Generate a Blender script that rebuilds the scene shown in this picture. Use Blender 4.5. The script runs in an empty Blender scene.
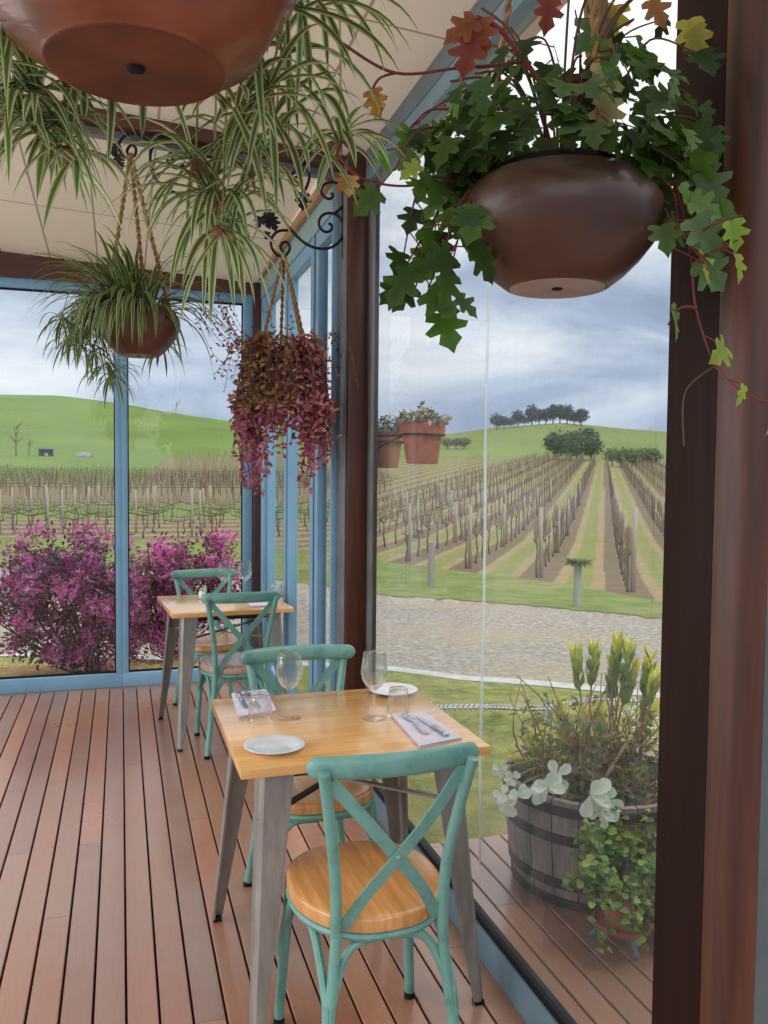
import bpy, bmesh, math, random
from mathutils import Vector, Matrix, Quaternion
R = math.radians
PI = math.pi
rnd = random.Random(11)
scn = bpy.context.scene
col = scn.collection
V = Vector

# ------------------------------------------------------------------ camera
CH = 1.516
FPX = 850.0
yaw, pitch, roll = R(17.21), R(2.72), R(.557)
fw = V((math.sin(yaw)*math.cos(pitch), math.cos(yaw)*math.cos(pitch), -math.sin(pitch)))
r0 = V((math.cos(yaw), -math.sin(yaw), 0))
u0 = r0.cross(fw)
cr = math.cos(roll)*r0 + math.sin(roll)*u0
cu = -math.sin(roll)*r0 + math.cos(roll)*u0
CAM = V((0, 0, CH))
cd = bpy.data.cameras.new('camera')
co = bpy.data.objects.new('camera', cd)
col.objects.link(co)
m3 = Matrix((cr, cu, -fw)).transposed()
co.matrix_world = Matrix.Translation(CAM) @ m3.to_4x4()
cd.sensor_fit = 'VERTICAL'
cd.sensor_height = 36.0
cd.lens = FPX/1024*36.0
cd.clip_start = .02
cd.clip_end = 2000
scn.camera = co

# survey helpers: where a sight line of the survey photo meets a real plane
def ray(x, y): return fw + cr*((x-384)/FPX) + cu*((512-y)/FPX)
def at(x, y, t): return CAM + ray(x, y)*t
def onax(x, y, ax, v):
    d = ray(x, y)
    return CAM + d*((v-CAM[ax])/d[ax])
def onX(x, y, v): return onax(x, y, 0, v)
def onY(x, y, v): return onax(x, y, 1, v)
def onZ(x, y, v): return onax(x, y, 2, v)

def lerp(a, b, t): return a+(b-a)*t
def interp(x, pts):
    if x <= pts[0][0]: return pts[0][1]
    for (x0, y0), (x1, y1) in zip(pts, pts[1:]):
        if x <= x1: return y0+(y1-y0)*(x-x0)/(x1-x0)
    return pts[-1][1]
def smooth(t):
    t = max(0, min(1, t)); return t*t*(3-2*t)

CREST = [(-40, .05), (-20, .06), (-10.3, .0698), (-7.05, .0787), (-3.62, .0803), (0, .0738), (3.39, .0643), (6.92, .0566),
         (13.9, .0500), (18.2, .0407), (22.1, .0459), (24.2, .0519), (28.8, .0580), (30.1, .0565), (32.6, .0518), (35.1, .0483), (41, .0378), (70, .03)]
GL = [(0, -.15), (6, -.15), (12, -.45), (20, -.85), (32, -1.1), (45, -1.0), (60, -.4), (85, .3), (110, 1.5), (140, 4.0)]
GR = [(0, -.15), (6, -.15), (12, -.45), (20, -.85), (32, -1.0), (45, -.6), (80, .8), (120, 2.5), (150, 3.8)]
def G(x, y):
    r = math.hypot(x, y); az = math.degrees(math.atan2(x, y))
    t = smooth((az-12)/10)
    zc = CH+300*interp(az, CREST)
    def prof(P):
        rl = P[-1][0]
        if r <= rl: return interp(r, P)
        if r <= 300:
            s = (r-rl)/(300-rl)
            return lerp(P[-1][1], zc, .75*s+.25*smooth(s))
        return zc-(r-300)*.12
    return lerp(prof(GL), prof(GR), t)
def ground(x, y):
    d = ray(x, y); t = 2.0
    while t < 400:
        p = CAM+d*t
        if p.z <= G(p.x, p.y): break
        t *= 1.004
    return V((p.x, p.y, G(p.x, p.y)))

# ------------------------------------------------------------------ materials
def newmat(name):
    m = bpy.data.materials.new(name); m.use_nodes = True
    nt = m.node_tree; nt.nodes.clear()
    out = nt.nodes.new('ShaderNodeOutputMaterial')
    return m, nt, out
class NT:
    def __init__(s, nt): s.nt = nt
    def n(s, t, **kw):
        nd = s.nt.nodes.new('ShaderNode'+t)
        for k, v in kw.items():
            if k.startswith('i_'):
                key = k[2:]
                key = int(key) if key.isdigit() else key
                nd.inputs[key].default_value = v
            else: setattr(nd, k, v)
        return nd
    def l(s, a, b): s.nt.links.new(a, b)
    def mix(s, fac, a, b, blend='MIX'):
        nd = s.nt.nodes.new('ShaderNodeMix'); nd.data_type = 'RGBA'; nd.blend_type = blend
        for i, v in ((0, fac), (6, a), (7, b)):
            if hasattr(v, 'is_linked') or hasattr(v, 'links'): s.l(v, nd.inputs[i])
            else: nd.inputs[i].default_value = v if i == 0 else (*v[:3], 1)
        return nd.outputs[2]
    def ramp(s, fac, stops):
        nd = s.nt.nodes.new('ShaderNodeValToRGB')
        e = nd.color_ramp.elements
        while len(e) < len(stops): e.new(.5)
        for el, (p, c) in zip(e, stops): el.position = p; el.color = (*c[:3], 1)
        s.l(fac, nd.inputs[0]); return nd.outputs[0]
    def noise(s, scale, detail=3, rough=.55, stretch=None, coord='Object', dist=0):
        tc = s.n('TexCoord'); o = tc.outputs[coord]
        if stretch:
            mp = s.n('Mapping'); mp.inputs['Scale'].default_value = stretch
            s.l(o, mp.inputs[0]); o = mp.outputs[0]
        nz = s.n('TexNoise'); nz.inputs['Scale'].default_value = scale; nz.inputs['Detail'].default_value = detail
        nz.inputs['Roughness'].default_value = rough; nz.inputs['Distortion'].default_value = dist
        s.l(o, nz.inputs['Vector']); return nz.outputs[0]
def srgb(r, g, b):
    f = lambda c: (c/255/12.92) if c/255 <= .04045 else ((c/255+.055)/1.055)**2.4
    return (f(r), f(g), f(b))
def simple(name, c1, c2=None, rough=.5, metal=0, scale=8, stretch=None, bump=0, bscale=None, spec=.5, detail=4, lo=.3, hi=.7, coat=0):
    m, nt, out = newmat(name); N = NT(nt)
    b = N.n('BsdfPrincipled'); N.l(b.outputs[0], out.inputs[0])
    b.inputs['Roughness'].default_value = rough; b.inputs['Metallic'].default_value = metal
    b.inputs['Specular IOR Level'].default_value = spec
    b.inputs['Coat Weight'].default_value = coat
    c2 = c2 or tuple(x*.85 for x in c1)
    nz = N.noise(scale, detail, .6, stretch)
    N.l(N.ramp(nz, [(lo, c2), (hi, c1)]), b.inputs['Base Color'])
    if bump:
        bp = N.n('Bump'); bp.inputs['Strength'].default_value = bump; bp.inputs['Distance'].default_value = .01
        N.l(N.noise(bscale or scale*4, 4, .6, stretch), bp.inputs['Height']); N.l(bp.outputs[0], b.inputs['Normal'])
    return m
def attrmat(name, rough=.5, trans=0, noise=.15, spec=.3, bump=0):
    """colour read from the per-vertex attribute 'col', with a little noise; thin leaves let light through"""
    m, nt, out = newmat(name); N = NT(nt)
    b = N.n('BsdfPrincipled'); b.inputs['Roughness'].default_value = rough
    b.inputs['Specular IOR Level'].default_value = spec
    a = N.n('Attribute', attribute_name='col')
    nz = N.noise(60, 2)
    sc = N.n('MapRange'); sc.inputs['To Min'].default_value = 1-noise; sc.inputs['To Max'].default_value = 1+noise
    N.l(nz, sc.inputs[0])
    c = N.n('VectorMath', operation='SCALE'); N.l(a.outputs['Color'], c.inputs[0]); N.l(sc.outputs[0], c.inputs['Scale'])
    N.l(c.outputs[0], b.inputs['Base Color'])
    if trans:
        t = N.n('BsdfTranslucent'); N.l(c.outputs[0], t.inputs[0])
        mx = N.n('MixShader'); mx.inputs[0].default_value = trans
        N.l(b.outputs[0], mx.inputs[1]); N.l(t.outputs[0], mx.inputs[2]); N.l(mx.outputs[0], out.inputs[0])
    else: N.l(b.outputs[0], out.inputs[0])
    return m

def m_boards(name, dim=1.0):
    m, nt, out = newmat(name); N = NT(nt)
    b = N.n('BsdfPrincipled'); N.l(b.outputs[0], out.inputs[0])
    a = N.n('Attribute', attribute_name='col')
    g = N.noise(9, 5, .65, (14, .9, 1))
    g2 = N.noise(2.2, 3, .6)
    c = N.mix(N.ramp(g, [(.35, (.0,)*3), (.7, (1,)*3)]), a.outputs['Color'], (1.25, 1.2, 1.15), 'MULTIPLY')
    c2 = N.mix(N.ramp(g2, [(.35, (.1,)*3), (.7, (.7,)*3)]), c, (.33*dim, .215*dim, .155*dim))
    N.l(c2, b.inputs['Base Color'])
    rr = N.n('MapRange'); rr.inputs['To Min'].default_value = .2; rr.inputs['To Max'].default_value = .42
    b.inputs['Coat Weight'].default_value = .5; b.inputs['Coat Roughness'].default_value = .16
    N.l(g2, rr.inputs[0]); N.l(rr.outputs[0], b.inputs['Roughness'])
    bp = N.n('Bump'); bp.inputs['Strength'].default_value = .12; bp.inputs['Distance'].default_value = .01
    N.l(g, bp.inputs['Height']); N.l(bp.outputs[0], b.inputs['Normal'])
    return m
def m_wood(name, c1, c2, rough=.3, scale=5, stretch=(1, 9, 9), coat=.3):
    m, nt, out = newmat(name); N = NT(nt)
    b = N.n('BsdfPrincipled'); N.l(b.outputs[0], out.inputs[0])
    b.inputs['Roughness'].default_value = rough; b.inputs['Coat Weight'].default_value = coat; b.inputs['Coat Roughness'].default_value = .15
    g = N.noise(scale, 6, .6, stretch, dist=.4)
    g2 = N.noise(1.6, 2, .5, stretch)
    c = N.ramp(g, [(.3, c2), (.65, c1)])
    N.l(N.mix(N.ramp(g2, [(.4, (0,)*3), (.65, (.5,)*3)]), c, tuple(x*.8 for x in c2)), b.inputs['Base Color'])
    return m
def m_glass_pane(name, tint=(.97, .985, .98), haze=.0, ior=1.5, hz=(.8, .85, .9)):
    m, nt, out = newmat(name); N = NT(nt)
    t = N.n('BsdfTransparent'); t.inputs[0].default_value = (*tint, 1)
    g = N.n('BsdfGlossy'); g.inputs['Roughness'].default_value = .0
    lw = N.n('LayerWeight'); lw.inputs[0].default_value = .5
    pw = N.n('Math', operation='POWER'); pw.inputs[1].default_value = 5; N.l(lw.outputs['Facing'], pw.inputs[0])
    f = N.n('Math', operation='MULTIPLY_ADD'); f.inputs[1].default_value = .7; f.inputs[2].default_value = .045; N.l(pw.outputs[0], f.inputs[0])
    mx = N.n('MixShader'); N.l(f.outputs[0], mx.inputs[0]); N.l(t.outputs[0], mx.inputs[1]); N.l(g.outputs[0], mx.inputs[2])
    last = mx.outputs[0]
    if haze:
        d = N.n('BsdfTranslucent'); d.inputs[0].default_value = (*hz, 1)
        nz = N.noise(2.5, 5, .65, (1, 2.2, .5), dist=1.2)
        fr = N.ramp(nz, [(.42, (haze*.35,)*3), (.72, (haze,)*3)])
        m2 = N.n('MixShader'); N.l(fr, m2.inputs[0]); N.l(last, m2.inputs[1]); N.l(d.outputs[0], m2.inputs[2]); last = m2.outputs[0]
    N.l(last, out.inputs[0])
    return m
def m_drinkglass(name):
    m, nt, out = newmat(name); N = NT(nt)
    t = N.n('BsdfTransparent'); t.inputs[0].default_value = (.99, .995, .995, 1)
    g = N.n('BsdfGlass'); g.inputs['Roughness'].default_value = 0; g.inputs['IOR'].default_value = 1.45
    lw = N.n('LayerWeight'); lw.inputs[0].default_value = .4
    mx = N.n('MixShader'); N.l(N.ramp(lw.outputs['Facing'], [(.0, (.14,)*3), (.5, (.34,)*3), (.85, (.95,)*3)]), mx.inputs[0])
    N.l(t.outputs[0], mx.inputs[1]); N.l(g.outputs[0], mx.inputs[2]); N.l(mx.outputs[0], out.inputs[0])
    return m

M = {}
M['boards'] = m_boards('deck_boards')
M['dark'] = simple('dark_gap', (.012, .011, .01), rough=.9)
M['blue'] = simple('blue_aluminium', srgb(134, 178, 206), srgb(120, 166, 196), rough=.42, scale=3)
M['bluegrey'] = simple('blue_grey_sill', srgb(112, 138, 150), srgb(90, 116, 130), rough=.4, scale=3)
M['greyhead'] = simple('grey_header', srgb(98, 112, 116), srgb(84, 96, 102), rough=.5, scale=3)
M['tealhead'] = simple('pale_teal_header', srgb(150, 178, 176), srgb(140, 168, 168), rough=.5, scale=3)
M['greystrip'] = simple('grey_strip', srgb(120, 118, 116), srgb(95, 94, 92), rough=.35, scale=6)
M['rubber'] = simple('black_rubber', (.012, .012, .014), rough=.6, spec=.2)
M['timber'] = m_wood('stained_timber', srgb(84, 42, 25), srgb(52, 24, 14), rough=.4, scale=3, stretch=(12, 12, .8), coat=.2)
M['timberb'] = m_wood('stained_beam', srgb(94, 52, 34), srgb(62, 32, 20), rough=.45, scale=3, stretch=(.8, 12, 12), coat=.2)
M['timbernear'] = m_wood('near_timber', srgb(96, 52, 30), srgb(54, 26, 14), rough=.5, scale=3, stretch=(12, 12, .8), coat=.04)
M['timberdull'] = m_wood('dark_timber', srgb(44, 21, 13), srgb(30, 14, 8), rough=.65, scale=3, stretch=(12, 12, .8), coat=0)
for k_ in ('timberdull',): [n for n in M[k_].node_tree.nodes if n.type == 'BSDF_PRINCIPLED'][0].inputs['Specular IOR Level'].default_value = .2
M['trim'] = m_wood('honey_trim', srgb(190, 140, 92), srgb(150, 104, 64), rough=.45, scale=3, stretch=(12, .8, 12), coat=.1)
M['wallgrey'] = simple('grey_wall', srgb(84, 92, 92), srgb(74, 82, 82), rough=.8)
M['glass'] = m_glass_pane('window_glass')
M['glassR'] = m_glass_pane('window_glass_hazy', haze=.10)
M['clearpvc'] = m_glass_pane('clear_plastic', tint=(.95, .96, .97), haze=.7, hz=(.9, .94, .97))
M['oak'] = m_wood('oak_top', srgb(238, 188, 122), srgb(222, 162, 92), rough=.22, scale=4, stretch=(1.2, 14, 1), coat=.6)
M['oakseat'] = m_wood('oak_seat', srgb(222, 164, 100), srgb(192, 130, 70), rough=.3, scale=5, stretch=(14, 1.2, 1), coat=.4)
M['oakgrey'] = m_wood('worn_oak_seat', srgb(190, 160, 140), srgb(160, 124, 100), rough=.25, scale=5, stretch=(14, 1.2, 1), coat=.6)
M['teal'] = simple('teal_paint', srgb(112, 164, 152), srgb(86, 136, 124), rough=.42, scale=14, lo=.28, hi=.5, bump=.05, coat=.15)
M['steel'] = simple('brushed_steel', srgb(172, 170, 164), srgb(128, 122, 114), rough=.4, metal=.45, scale=6, stretch=(6, 6, 1), lo=.2, hi=.8)
M['darksteel'] = simple('dark_steel', srgb(80, 72, 66), srgb(58, 50, 46), rough=.4, metal=.8)
M['iron'] = simple('wrought_iron', srgb(46, 42, 40), srgb(30, 27, 26), rough=.5, metal=.5)
M['cutlery'] = simple('polished_cutlery', srgb(200, 200, 204), srgb(180, 180, 186), rough=.18, metal=1)
M['china'] = simple('white_china', srgb(225, 226, 228), srgb(215, 217, 220), rough=.12, coat=.5)
M['linen'] = simple('white_linen', srgb(222, 216, 228), srgb(206, 198, 214), rough=.9, scale=40, bump=.2, bscale=300)
M['drink'] = m_drinkglass('drinking_glass')
M['terracotta'] = simple('terracotta', srgb(186, 112, 84), srgb(158, 88, 64), rough=.8, scale=6, bump=.1)
M['bronze'] = simple('bronze_glaze', srgb(92, 62, 46), srgb(68, 44, 32), rough=.4, scale=3, stretch=(1, 1, 3), coat=.12, lo=.3, hi=.7)
M['redbrown'] = simple('red_brown_glaze', srgb(142, 74, 42), srgb(92, 42, 24), rough=.38, scale=7, stretch=(1, 1, 2.5), coat=.2, lo=.35, hi=.65, detail=6)
M['redbase'] = simple('red_brown_base', srgb(122, 64, 38), srgb(82, 40, 24), rough=.55, scale=9, lo=.35, hi=.65, detail=6)
M['brownpot'] = simple('brown_pot', srgb(108, 66, 50), srgb(78, 44, 32), rough=.4, scale=5, coat=.2)
M['base'] = simple('unglazed_base', srgb(178, 166, 152), srgb(150, 138, 124), rough=.8)
M['soil'] = simple('potting_soil', srgb(52, 40, 32), srgb(28, 20, 16), rough=.95, scale=30)
M['rope'] = simple('jute_rope', srgb(168, 128, 84), srgb(126, 90, 54), rough=.9, scale=60)
M['leaf'] = attrmat('plant_leaf', rough=.5, trans=.38, spec=.3)
M['strap'] = attrmat('strap_leaf', rough=.4, trans=.35, noise=.08, spec=.4)
M['twig'] = attrmat('twig', rough=.8)
M['matte'] = attrmat('weathered', rough=.85, noise=.2)
M['barrel'] = m_wood('weathered_barrel_wood', srgb(150, 136, 130), srgb(112, 100, 96), rough=.75, scale=5, stretch=(9, 9, 1), coat=0)
M['hoop'] = simple('rusty_hoop', srgb(70, 62, 58), srgb(50, 44, 42), rough=.6, metal=.5)
M['chain'] = simple('galvanised_chain', srgb(190, 192, 192), srgb(160, 162, 162), rough=.5, metal=.4)

def m_ceiling():
    m, nt, out = newmat('ceiling_panel'); N = NT(nt)
    b = N.n('BsdfPrincipled'); N.l(b.outputs[0], out.inputs[0]); b.inputs['Roughness'].default_value = .85
    tc = N.n('TexCoord')
    mp = N.n('Mapping'); mp.inputs['Rotation'].default_value = (0, 0, PI/2); mp.inputs['Location'].default_value = (.33, .14, 0)
    N.l(tc.outputs['Object'], mp.inputs[0])
    br = N.n('TexBrick'); br.offset = 0
    br.inputs['Scale'].default_value = 1; br.inputs['Mortar Size'].default_value = .006; br.inputs['Brick Width'].default_value = 1.2
    br.inputs['Row Height'].default_value = .30; br.inputs['Mortar Smooth'].default_value = .2
    N.l(mp.outputs[0], br.inputs['Vector'])
    br.inputs['Color1'].default_value = (*srgb(242, 233, 216), 1); br.inputs['Color2'].default_value = (*srgb(237, 227, 210), 1)
    br.inputs['Mortar'].default_value = (*srgb(176, 162, 144), 1)
    N.l(br.outputs[0], b.inputs['Base Color'])
    return m
M['ceiling'] = m_ceiling()

def m_ground(name, stops, scale, bump=.4, stretch=None, detail=6, second=None, bscale=None):
    m, nt, out = newmat(name); N = NT(nt)
    b = N.n('BsdfPrincipled'); N.l(b.outputs[0], out.inputs[0]); b.inputs['Roughness'].default_value = .95
    b.inputs['Specular IOR Level'].default_value = .15
    c = N.ramp(N.noise(scale, detail, .65, stretch), stops)
    if second:
        s2, ca, lo, hi = second
        c = N.mix(N.ramp(N.noise(s2, 3, .55), [(lo, (0,)*3), (hi, (.8,)*3)]), c, ca)
    N.l(c, b.inputs['Base Color'])
    if bump:
        bp = N.n('Bump'); bp.inputs['Strength'].default_value = bump; bp.inputs['Distance'].default_value = .03
        N.l(N.noise(bscale or scale*2, 5, .7, stretch), bp.inputs['Height']); N.l(bp.outputs[0], b.inputs['Normal'])
    return m
M['lawn'] = m_ground('mottled_lawn', [(.32, srgb(80, 92, 42)), (.5, srgb(118, 126, 62)), (.7, srgb(150, 146, 92))], 9, second=(1.1, srgb(140, 132, 88), .48, .66), bump=.8, bscale=40)
M['verge'] = m_ground('green_verge', [(.3, srgb(80, 96, 42)), (.7, srgb(110, 122, 62))], 2, second=(.5, srgb(128, 120, 84), .5, .72))
M['gravel'] = m_ground('grey_gravel', [(.28, srgb(96, 90, 83)), (.5, srgb(138, 131, 122)), (.74, srgb(184, 178, 168))], 16, bump=.8, detail=8, second=(.35, srgb(150, 138, 116), .5, .68))
M['edging'] = m_ground('pale_edging', [(.3, srgb(148, 148, 146)), (.7, srgb(176, 176, 174))], 6, bump=.1)
M['straw'] = m_ground('straw_mulch', [(.3, srgb(150, 118, 70)), (.5, srgb(196, 164, 108)), (.7, srgb(232, 208, 156))], 22, bump=1, stretch=(1, 2.5, 1))
M['hill'] = m_ground('hill_pasture', [(.3, srgb(86, 106, 52)), (.55, srgb(98, 122, 58)), (.75, srgb(118, 132, 74))], .03, bump=0, stretch=(1, 1, 3), second=(.12, srgb(104, 122, 66), .45, .95))
nt_ = M['hill'].node_tree; N_ = NT(nt_)
pb = [n for n in nt_.nodes if n.type == 'BSDF_PRINCIPLED'][0]
src = pb.inputs['Base Color'].links[0].from_socket
ta = N_.n('Attribute', attribute_name='col')
N_.l(N_.mix(1.0, src, ta.outputs['Color'], 'MULTIPLY'), pb.inputs['Base Color'])
def m_vinesoil():
    m, nt, out = newmat('vineyard_soil'); N = NT(nt)
    b = N.n('BsdfPrincipled'); N.l(b.outputs[0], out.inputs[0]); b.inputs['Roughness'].default_value = 1; b.inputs['Specular IOR Level'].default_value = .1
    a = N.n('Attribute', attribute_name='col')
    nz = N.noise(1.6, 5, .7)
    c = N.mix(N.ramp(nz, [(.35, (0,)*3), (.7, (1,)*3)]), a.outputs['Color'], (1.35, 1.3, 1.2), 'MULTIPLY')
    N.l(c, b.inputs['Base Color'])
    return m
M['vinesoil'] = m_vinesoil()

# ------------------------------------------------------------------ mesh builder
class MB:
    def __init__(s): s.v = []; s.f = []; s.c = []; s.mi = []; s.m = 0; s.cur = (1, 1, 1)
    def vert(s, p, c=None): s.v.append(tuple(p)); s.c.append(c or s.cur); return len(s.v)-1
    def face(s, idx): s.f.append(tuple(idx)); s.mi.append(s.m)
    def box(s, lo, hi, bev=0, mat=None):
        lo, hi = V(lo), V(hi)
        s.bm_add(lambda bm: _cube(bm, (lo+hi)/2, hi-lo, bev), mat)
    def bm_add(s, fn, mat=None):
        bm = bmesh.new(); fn(bm); bm.verts.ensure_lookup_table()
        o = len(s.v)
        for i, v in enumerate(bm.verts):
            v.index = i; p = mat @ v.co if mat else v.co; s.vert(p)
        for f in bm.faces: s.face([o+v.index for v in f.verts])
        bm.free()
    def tube(s, pts, r, seg=8, cap=True, cols=None):
        pts = [V(p) for p in pts]; n = len(pts)
        rs = r if isinstance(r, (list, tuple)) else [r]*n
        up = None; rings = []
        for i, p in enumerate(pts):
            d = (pts[min(i+1, n-1)]-pts[max(i-1, 0)])
            if d.length < 1e-9: d = V((0, 0, 1))
            d.normalize()
            if up is None:
                a = V((0, 0, 1)) if abs(d.z) < .9 else V((1, 0, 0))
                up = d.cross(a).normalized()
            else:
                up = (up-d*up.dot(d))
                if up.length < 1e-6: up = d.orthogonal()
                up.normalize()
            w = d.cross(up)
            c = cols[i] if cols else None
            rings.append([s.vert(p+(up*math.cos(2*PI*k/seg)+w*math.sin(2*PI*k/seg))*rs[i], c) for k in range(seg)])
        for a, b in zip(rings, rings[1:]):
            for k in range(seg): s.face((a[k], a[(k+1) % seg], b[(k+1) % seg], b[k]))
        if cap:
            s.face(rings[0][::-1]); s.face(rings[-1])
    def bar(s, pts, w, t, nrm):
        """flat bar: width w across, thickness t along nrm"""
        pts = [V(p) for p in pts]; nrm = V(nrm).normalized(); rings = []
        for i, p in enumerate(pts):
            d = (pts[min(i+1, len(pts)-1)]-pts[max(i-1, 0)]).normalized()
            a = d.cross(nrm).normalized(); b = a.cross(d).normalized()
            rings.append([s.vert(p+a*(w/2*x)+b*(t/2*y)) for x, y in ((-1, -1), (1, -1), (1, 1), (-1, 1))])
        for a, b in zip(rings, rings[1:]):
            for k in range(4): s.face((a[k], a[(k+1) % 4], b[(k+1) % 4], b[k]))
        s.face(rings[0][::-1]); s.face(rings[-1])
    def lathe(s, prof, seg=32, o=(0, 0, 0), closed=False, capb=False, capt=False):
        o = V(o); rings = []
        for r, z in prof:
            rings.append([s.vert(o+V((r*math.cos(2*PI*k/seg), r*math.sin(2*PI*k/seg), z))) for k in range(seg)])
        pr = list(zip(rings, rings[1:]))
        if closed: pr.append((rings[-1], rings[0]))
        for a, b in pr:
            for k in range(seg): s.face((a[k], a[(k+1) % seg], b[(k+1) % seg], b[k]))
        if capb: s.face(rings[0][::-1])
        if capt: s.face(rings[-1])
    def leaf(s, p, d, n, L, W, c, bend=.2):
        """small folded pointed leaf"""
        d = V(d).normalized(); n = V(n); n = (n-d*n.dot(d))
        n = n.normalized() if n.length > 1e-6 else d.orthogonal().normalized()
        a = d.cross(n)
        c2 = tuple(x*.82 for x in c)
        i0 = s.vert(p, c2); i1 = s.vert(p+d*L*.5+a*W*.5+n*L*bend*.3, c); i2 = s.vert(p+d*L*.5+n*0, c2)
        i3 = s.vert(p+d*L*.5-a*W*.5+n*L*bend*.3, c); i4 = s.vert(p+d*L-n*L*bend, c)
        for f in ((i0, i1, i2), (i0, i2, i3), (i1, i4, i2), (i2, i4, i3)): s.face(f)
    def ribbon(s, pts, w, nrm, ce, cc, sag=.12):
        """strap leaf with margins ce and centre cc; w tapers to the tip"""
        n = len(pts); rows = []
        for i, p in enumerate(pts):
            t = i/(n-1)
            d = (pts[min(i+1, n-1)]-pts[max(i-1, 0)])
            d = d.normalized() if d.length > 1e-9 else V((0, 0, 1))
            a = d.cross(nrm)
            a = a.normalized() if a.length > 1e-5 else d.orthogonal().normalized()
            b = a.cross(d)
            ww = w*(.55+.9*t if t < .5 else 1.0*(1-((t-.5)/.5)**1.6)+.02)*.5
            r = []
            for x, cx in ((-1, ce), (-.5, ce), (-.45, cc), (0, cc), (.45, cc), (.5, ce), (1, ce)):
                r.append(s.vert(p+a*ww*x+b*(-abs(1-abs(x))*ww*sag*4*.5), cx))
            rows.append(r)
        for A, B in zip(rows, rows[1:]):
            for k in range(6): s.face((A[k], A[k+1], B[k+1], B[k]))
    def build(s, name, mat, parent=None, smooth=True, angle=40, loc=None):
        me = bpy.data.meshes.new(name); me.from_pydata(s.v, [], s.f); me.update()
        at_ = me.color_attributes.new('col', 'FLOAT_COLOR', 'POINT')
        flat = []
        for c in s.c: flat += [c[0], c[1], c[2], 1]
        at_.data.foreach_set('color', flat)
        mats = mat if isinstance(mat, (list, tuple)) else [mat]
        for m in mats: me.materials.append(m)
        if len(mats) > 1: me.polygons.foreach_set('material_index', s.mi)
        if smooth:
            me.polygons.foreach_set('use_smooth', [True]*len(me.polygons))
            if angle: me.set_sharp_from_angle(angle=R(angle))
        o = bpy.data.objects.new(name, me); col.objects.link(o)
        if parent: o.parent = parent
        if loc: o.location = loc
        return o
def _cube(bm, c, d, bev):
    bmesh.ops.create_cube(bm, size=1)
    for v in bm.verts: v.co = V((v.co.x*d.x, v.co.y*d.y, v.co.z*d.z))+c
    if bev: bmesh.ops.bevel(bm, geom=bm.edges[:], offset=bev, segments=2, affect='EDGES', profile=.5)

def cat(pts, n=8):
    """smooth curve through points"""
    pts = [V(p) for p in pts]; out = []
    for i in range(len(pts)-1):
        p0 = pts[max(i-1, 0)]; p1 = pts[i]; p2 = pts[i+1]; p3 = pts[min(i+2, len(pts)-1)]
        for k in range(n):
            t = k/n
            out.append(.5*((2*p1)+(p2-p0)*t+(2*p0-5*p1+4*p2-p3)*t*t+(3*p1-p0-3*p2+p3)*t**3))
    out.append(pts[-1]); return out
def tag(o, label=None, cat_=None, group=None, kind=None):
    if label: o['label'] = label
    if cat_: o['category'] = cat_
    if group: o['group'] = group
    if kind: o['kind'] = kind
    return o
def empty(name, loc, rz=0, **kw):
    o = bpy.data.objects.new(name, None); col.objects.link(o)
    o.empty_display_size = .1
    o.location = loc; o.rotation_euler = (0, 0, rz)
    return tag(o, **kw)
def dup(o, parent=None):
    c = o.copy(); col.objects.link(c)
    if parent: c.parent = parent
    for ch in list(o.children): dup(ch, c)
    return c
def struct(o, lab=None, cat_=None):
    o['kind'] = 'structure'
    if lab: o['label'] = lab
    if cat_: o['category'] = cat_
    return o
def jit(c, a=.15, r=rnd):
    k = 1+r.uniform(-a, a)
    return tuple(max(0, x*k*(1+r.uniform(-a, a)*.4)) for x in c)

# ------------------------------------------------------------------ deck boards (inside floor and outside deck)
PITCH = .0887; PH = .0078
reds = [srgb(154, 98, 70), srgb(162, 106, 76), srgb(148, 96, 72), srgb(142, 96, 78), srgb(172, 116, 82), srgb(150, 106, 88), srgb(158, 112, 92), srgb(154, 100, 74)]
def boards(mb, x0, x1, y0, y1, ztop, seed, fade=0):
    r = random.Random(seed)
    k0 = math.ceil((x0-PH)/PITCH); k1 = math.floor((x1-PH)/PITCH)
    for k in range(k0, k1+1):
        xa = PH+k*PITCH+.0033; xb = PH+(k+1)*PITCH-.0033
        y = y0-r.uniform(0, 1.5)
        while y < y1:
            ye = y+r.uniform(1.9, 4.6)
            a, b = max(y, y0), min(ye, y1)
            if b-a > .03:
                mb.cur = jit(r.choice(reds), .12, r)
                if fade: mb.cur = tuple(lerp(c, .30, fade) for c in mb.cur)
                e = .0025
                P = [(xa, 0, ztop-.03), (xa, 0, ztop-e), (xa+e, 0, ztop), (xb-e, 0, ztop), (xb, 0, ztop-e), (xb, 0, ztop-.03)]
                A = [mb.vert((p[0], a+.001, p[2])) for p in P]; B = [mb.vert((p[0], b-.001, p[2])) for p in P]
                for i in range(5): mb.face((A[i], A[i+1], B[i+1], B[i]))
                mb.face(A[::-1]); mb.face(B)
            y = ye
mb = MB(); boards(mb, -3.1, 1.0, -.9, 6.14, 0, 3)
mb.m = 1; mb.cur = (.01, .01, .01)
mb.box((-3.1, -.9, -.07), (1.06, 6.14, -.028))
struct(mb.build('floor', [M['boards'], M['dark']], angle=30), 'narrow reddish hardwood floor boards')
mb = MB(); boards(mb, 1.15, 3.6, .2, 3.2, -.005, 5, .12)
mb.m = 1; mb.box((1.15, .2, -.075), (3.6, 3.2, -.033))
struct(mb.build('trim_deck', [M['boards'], M['dark']], angle=30), 'outdoor hardwood deck beyond the big window', 'deck')

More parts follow.
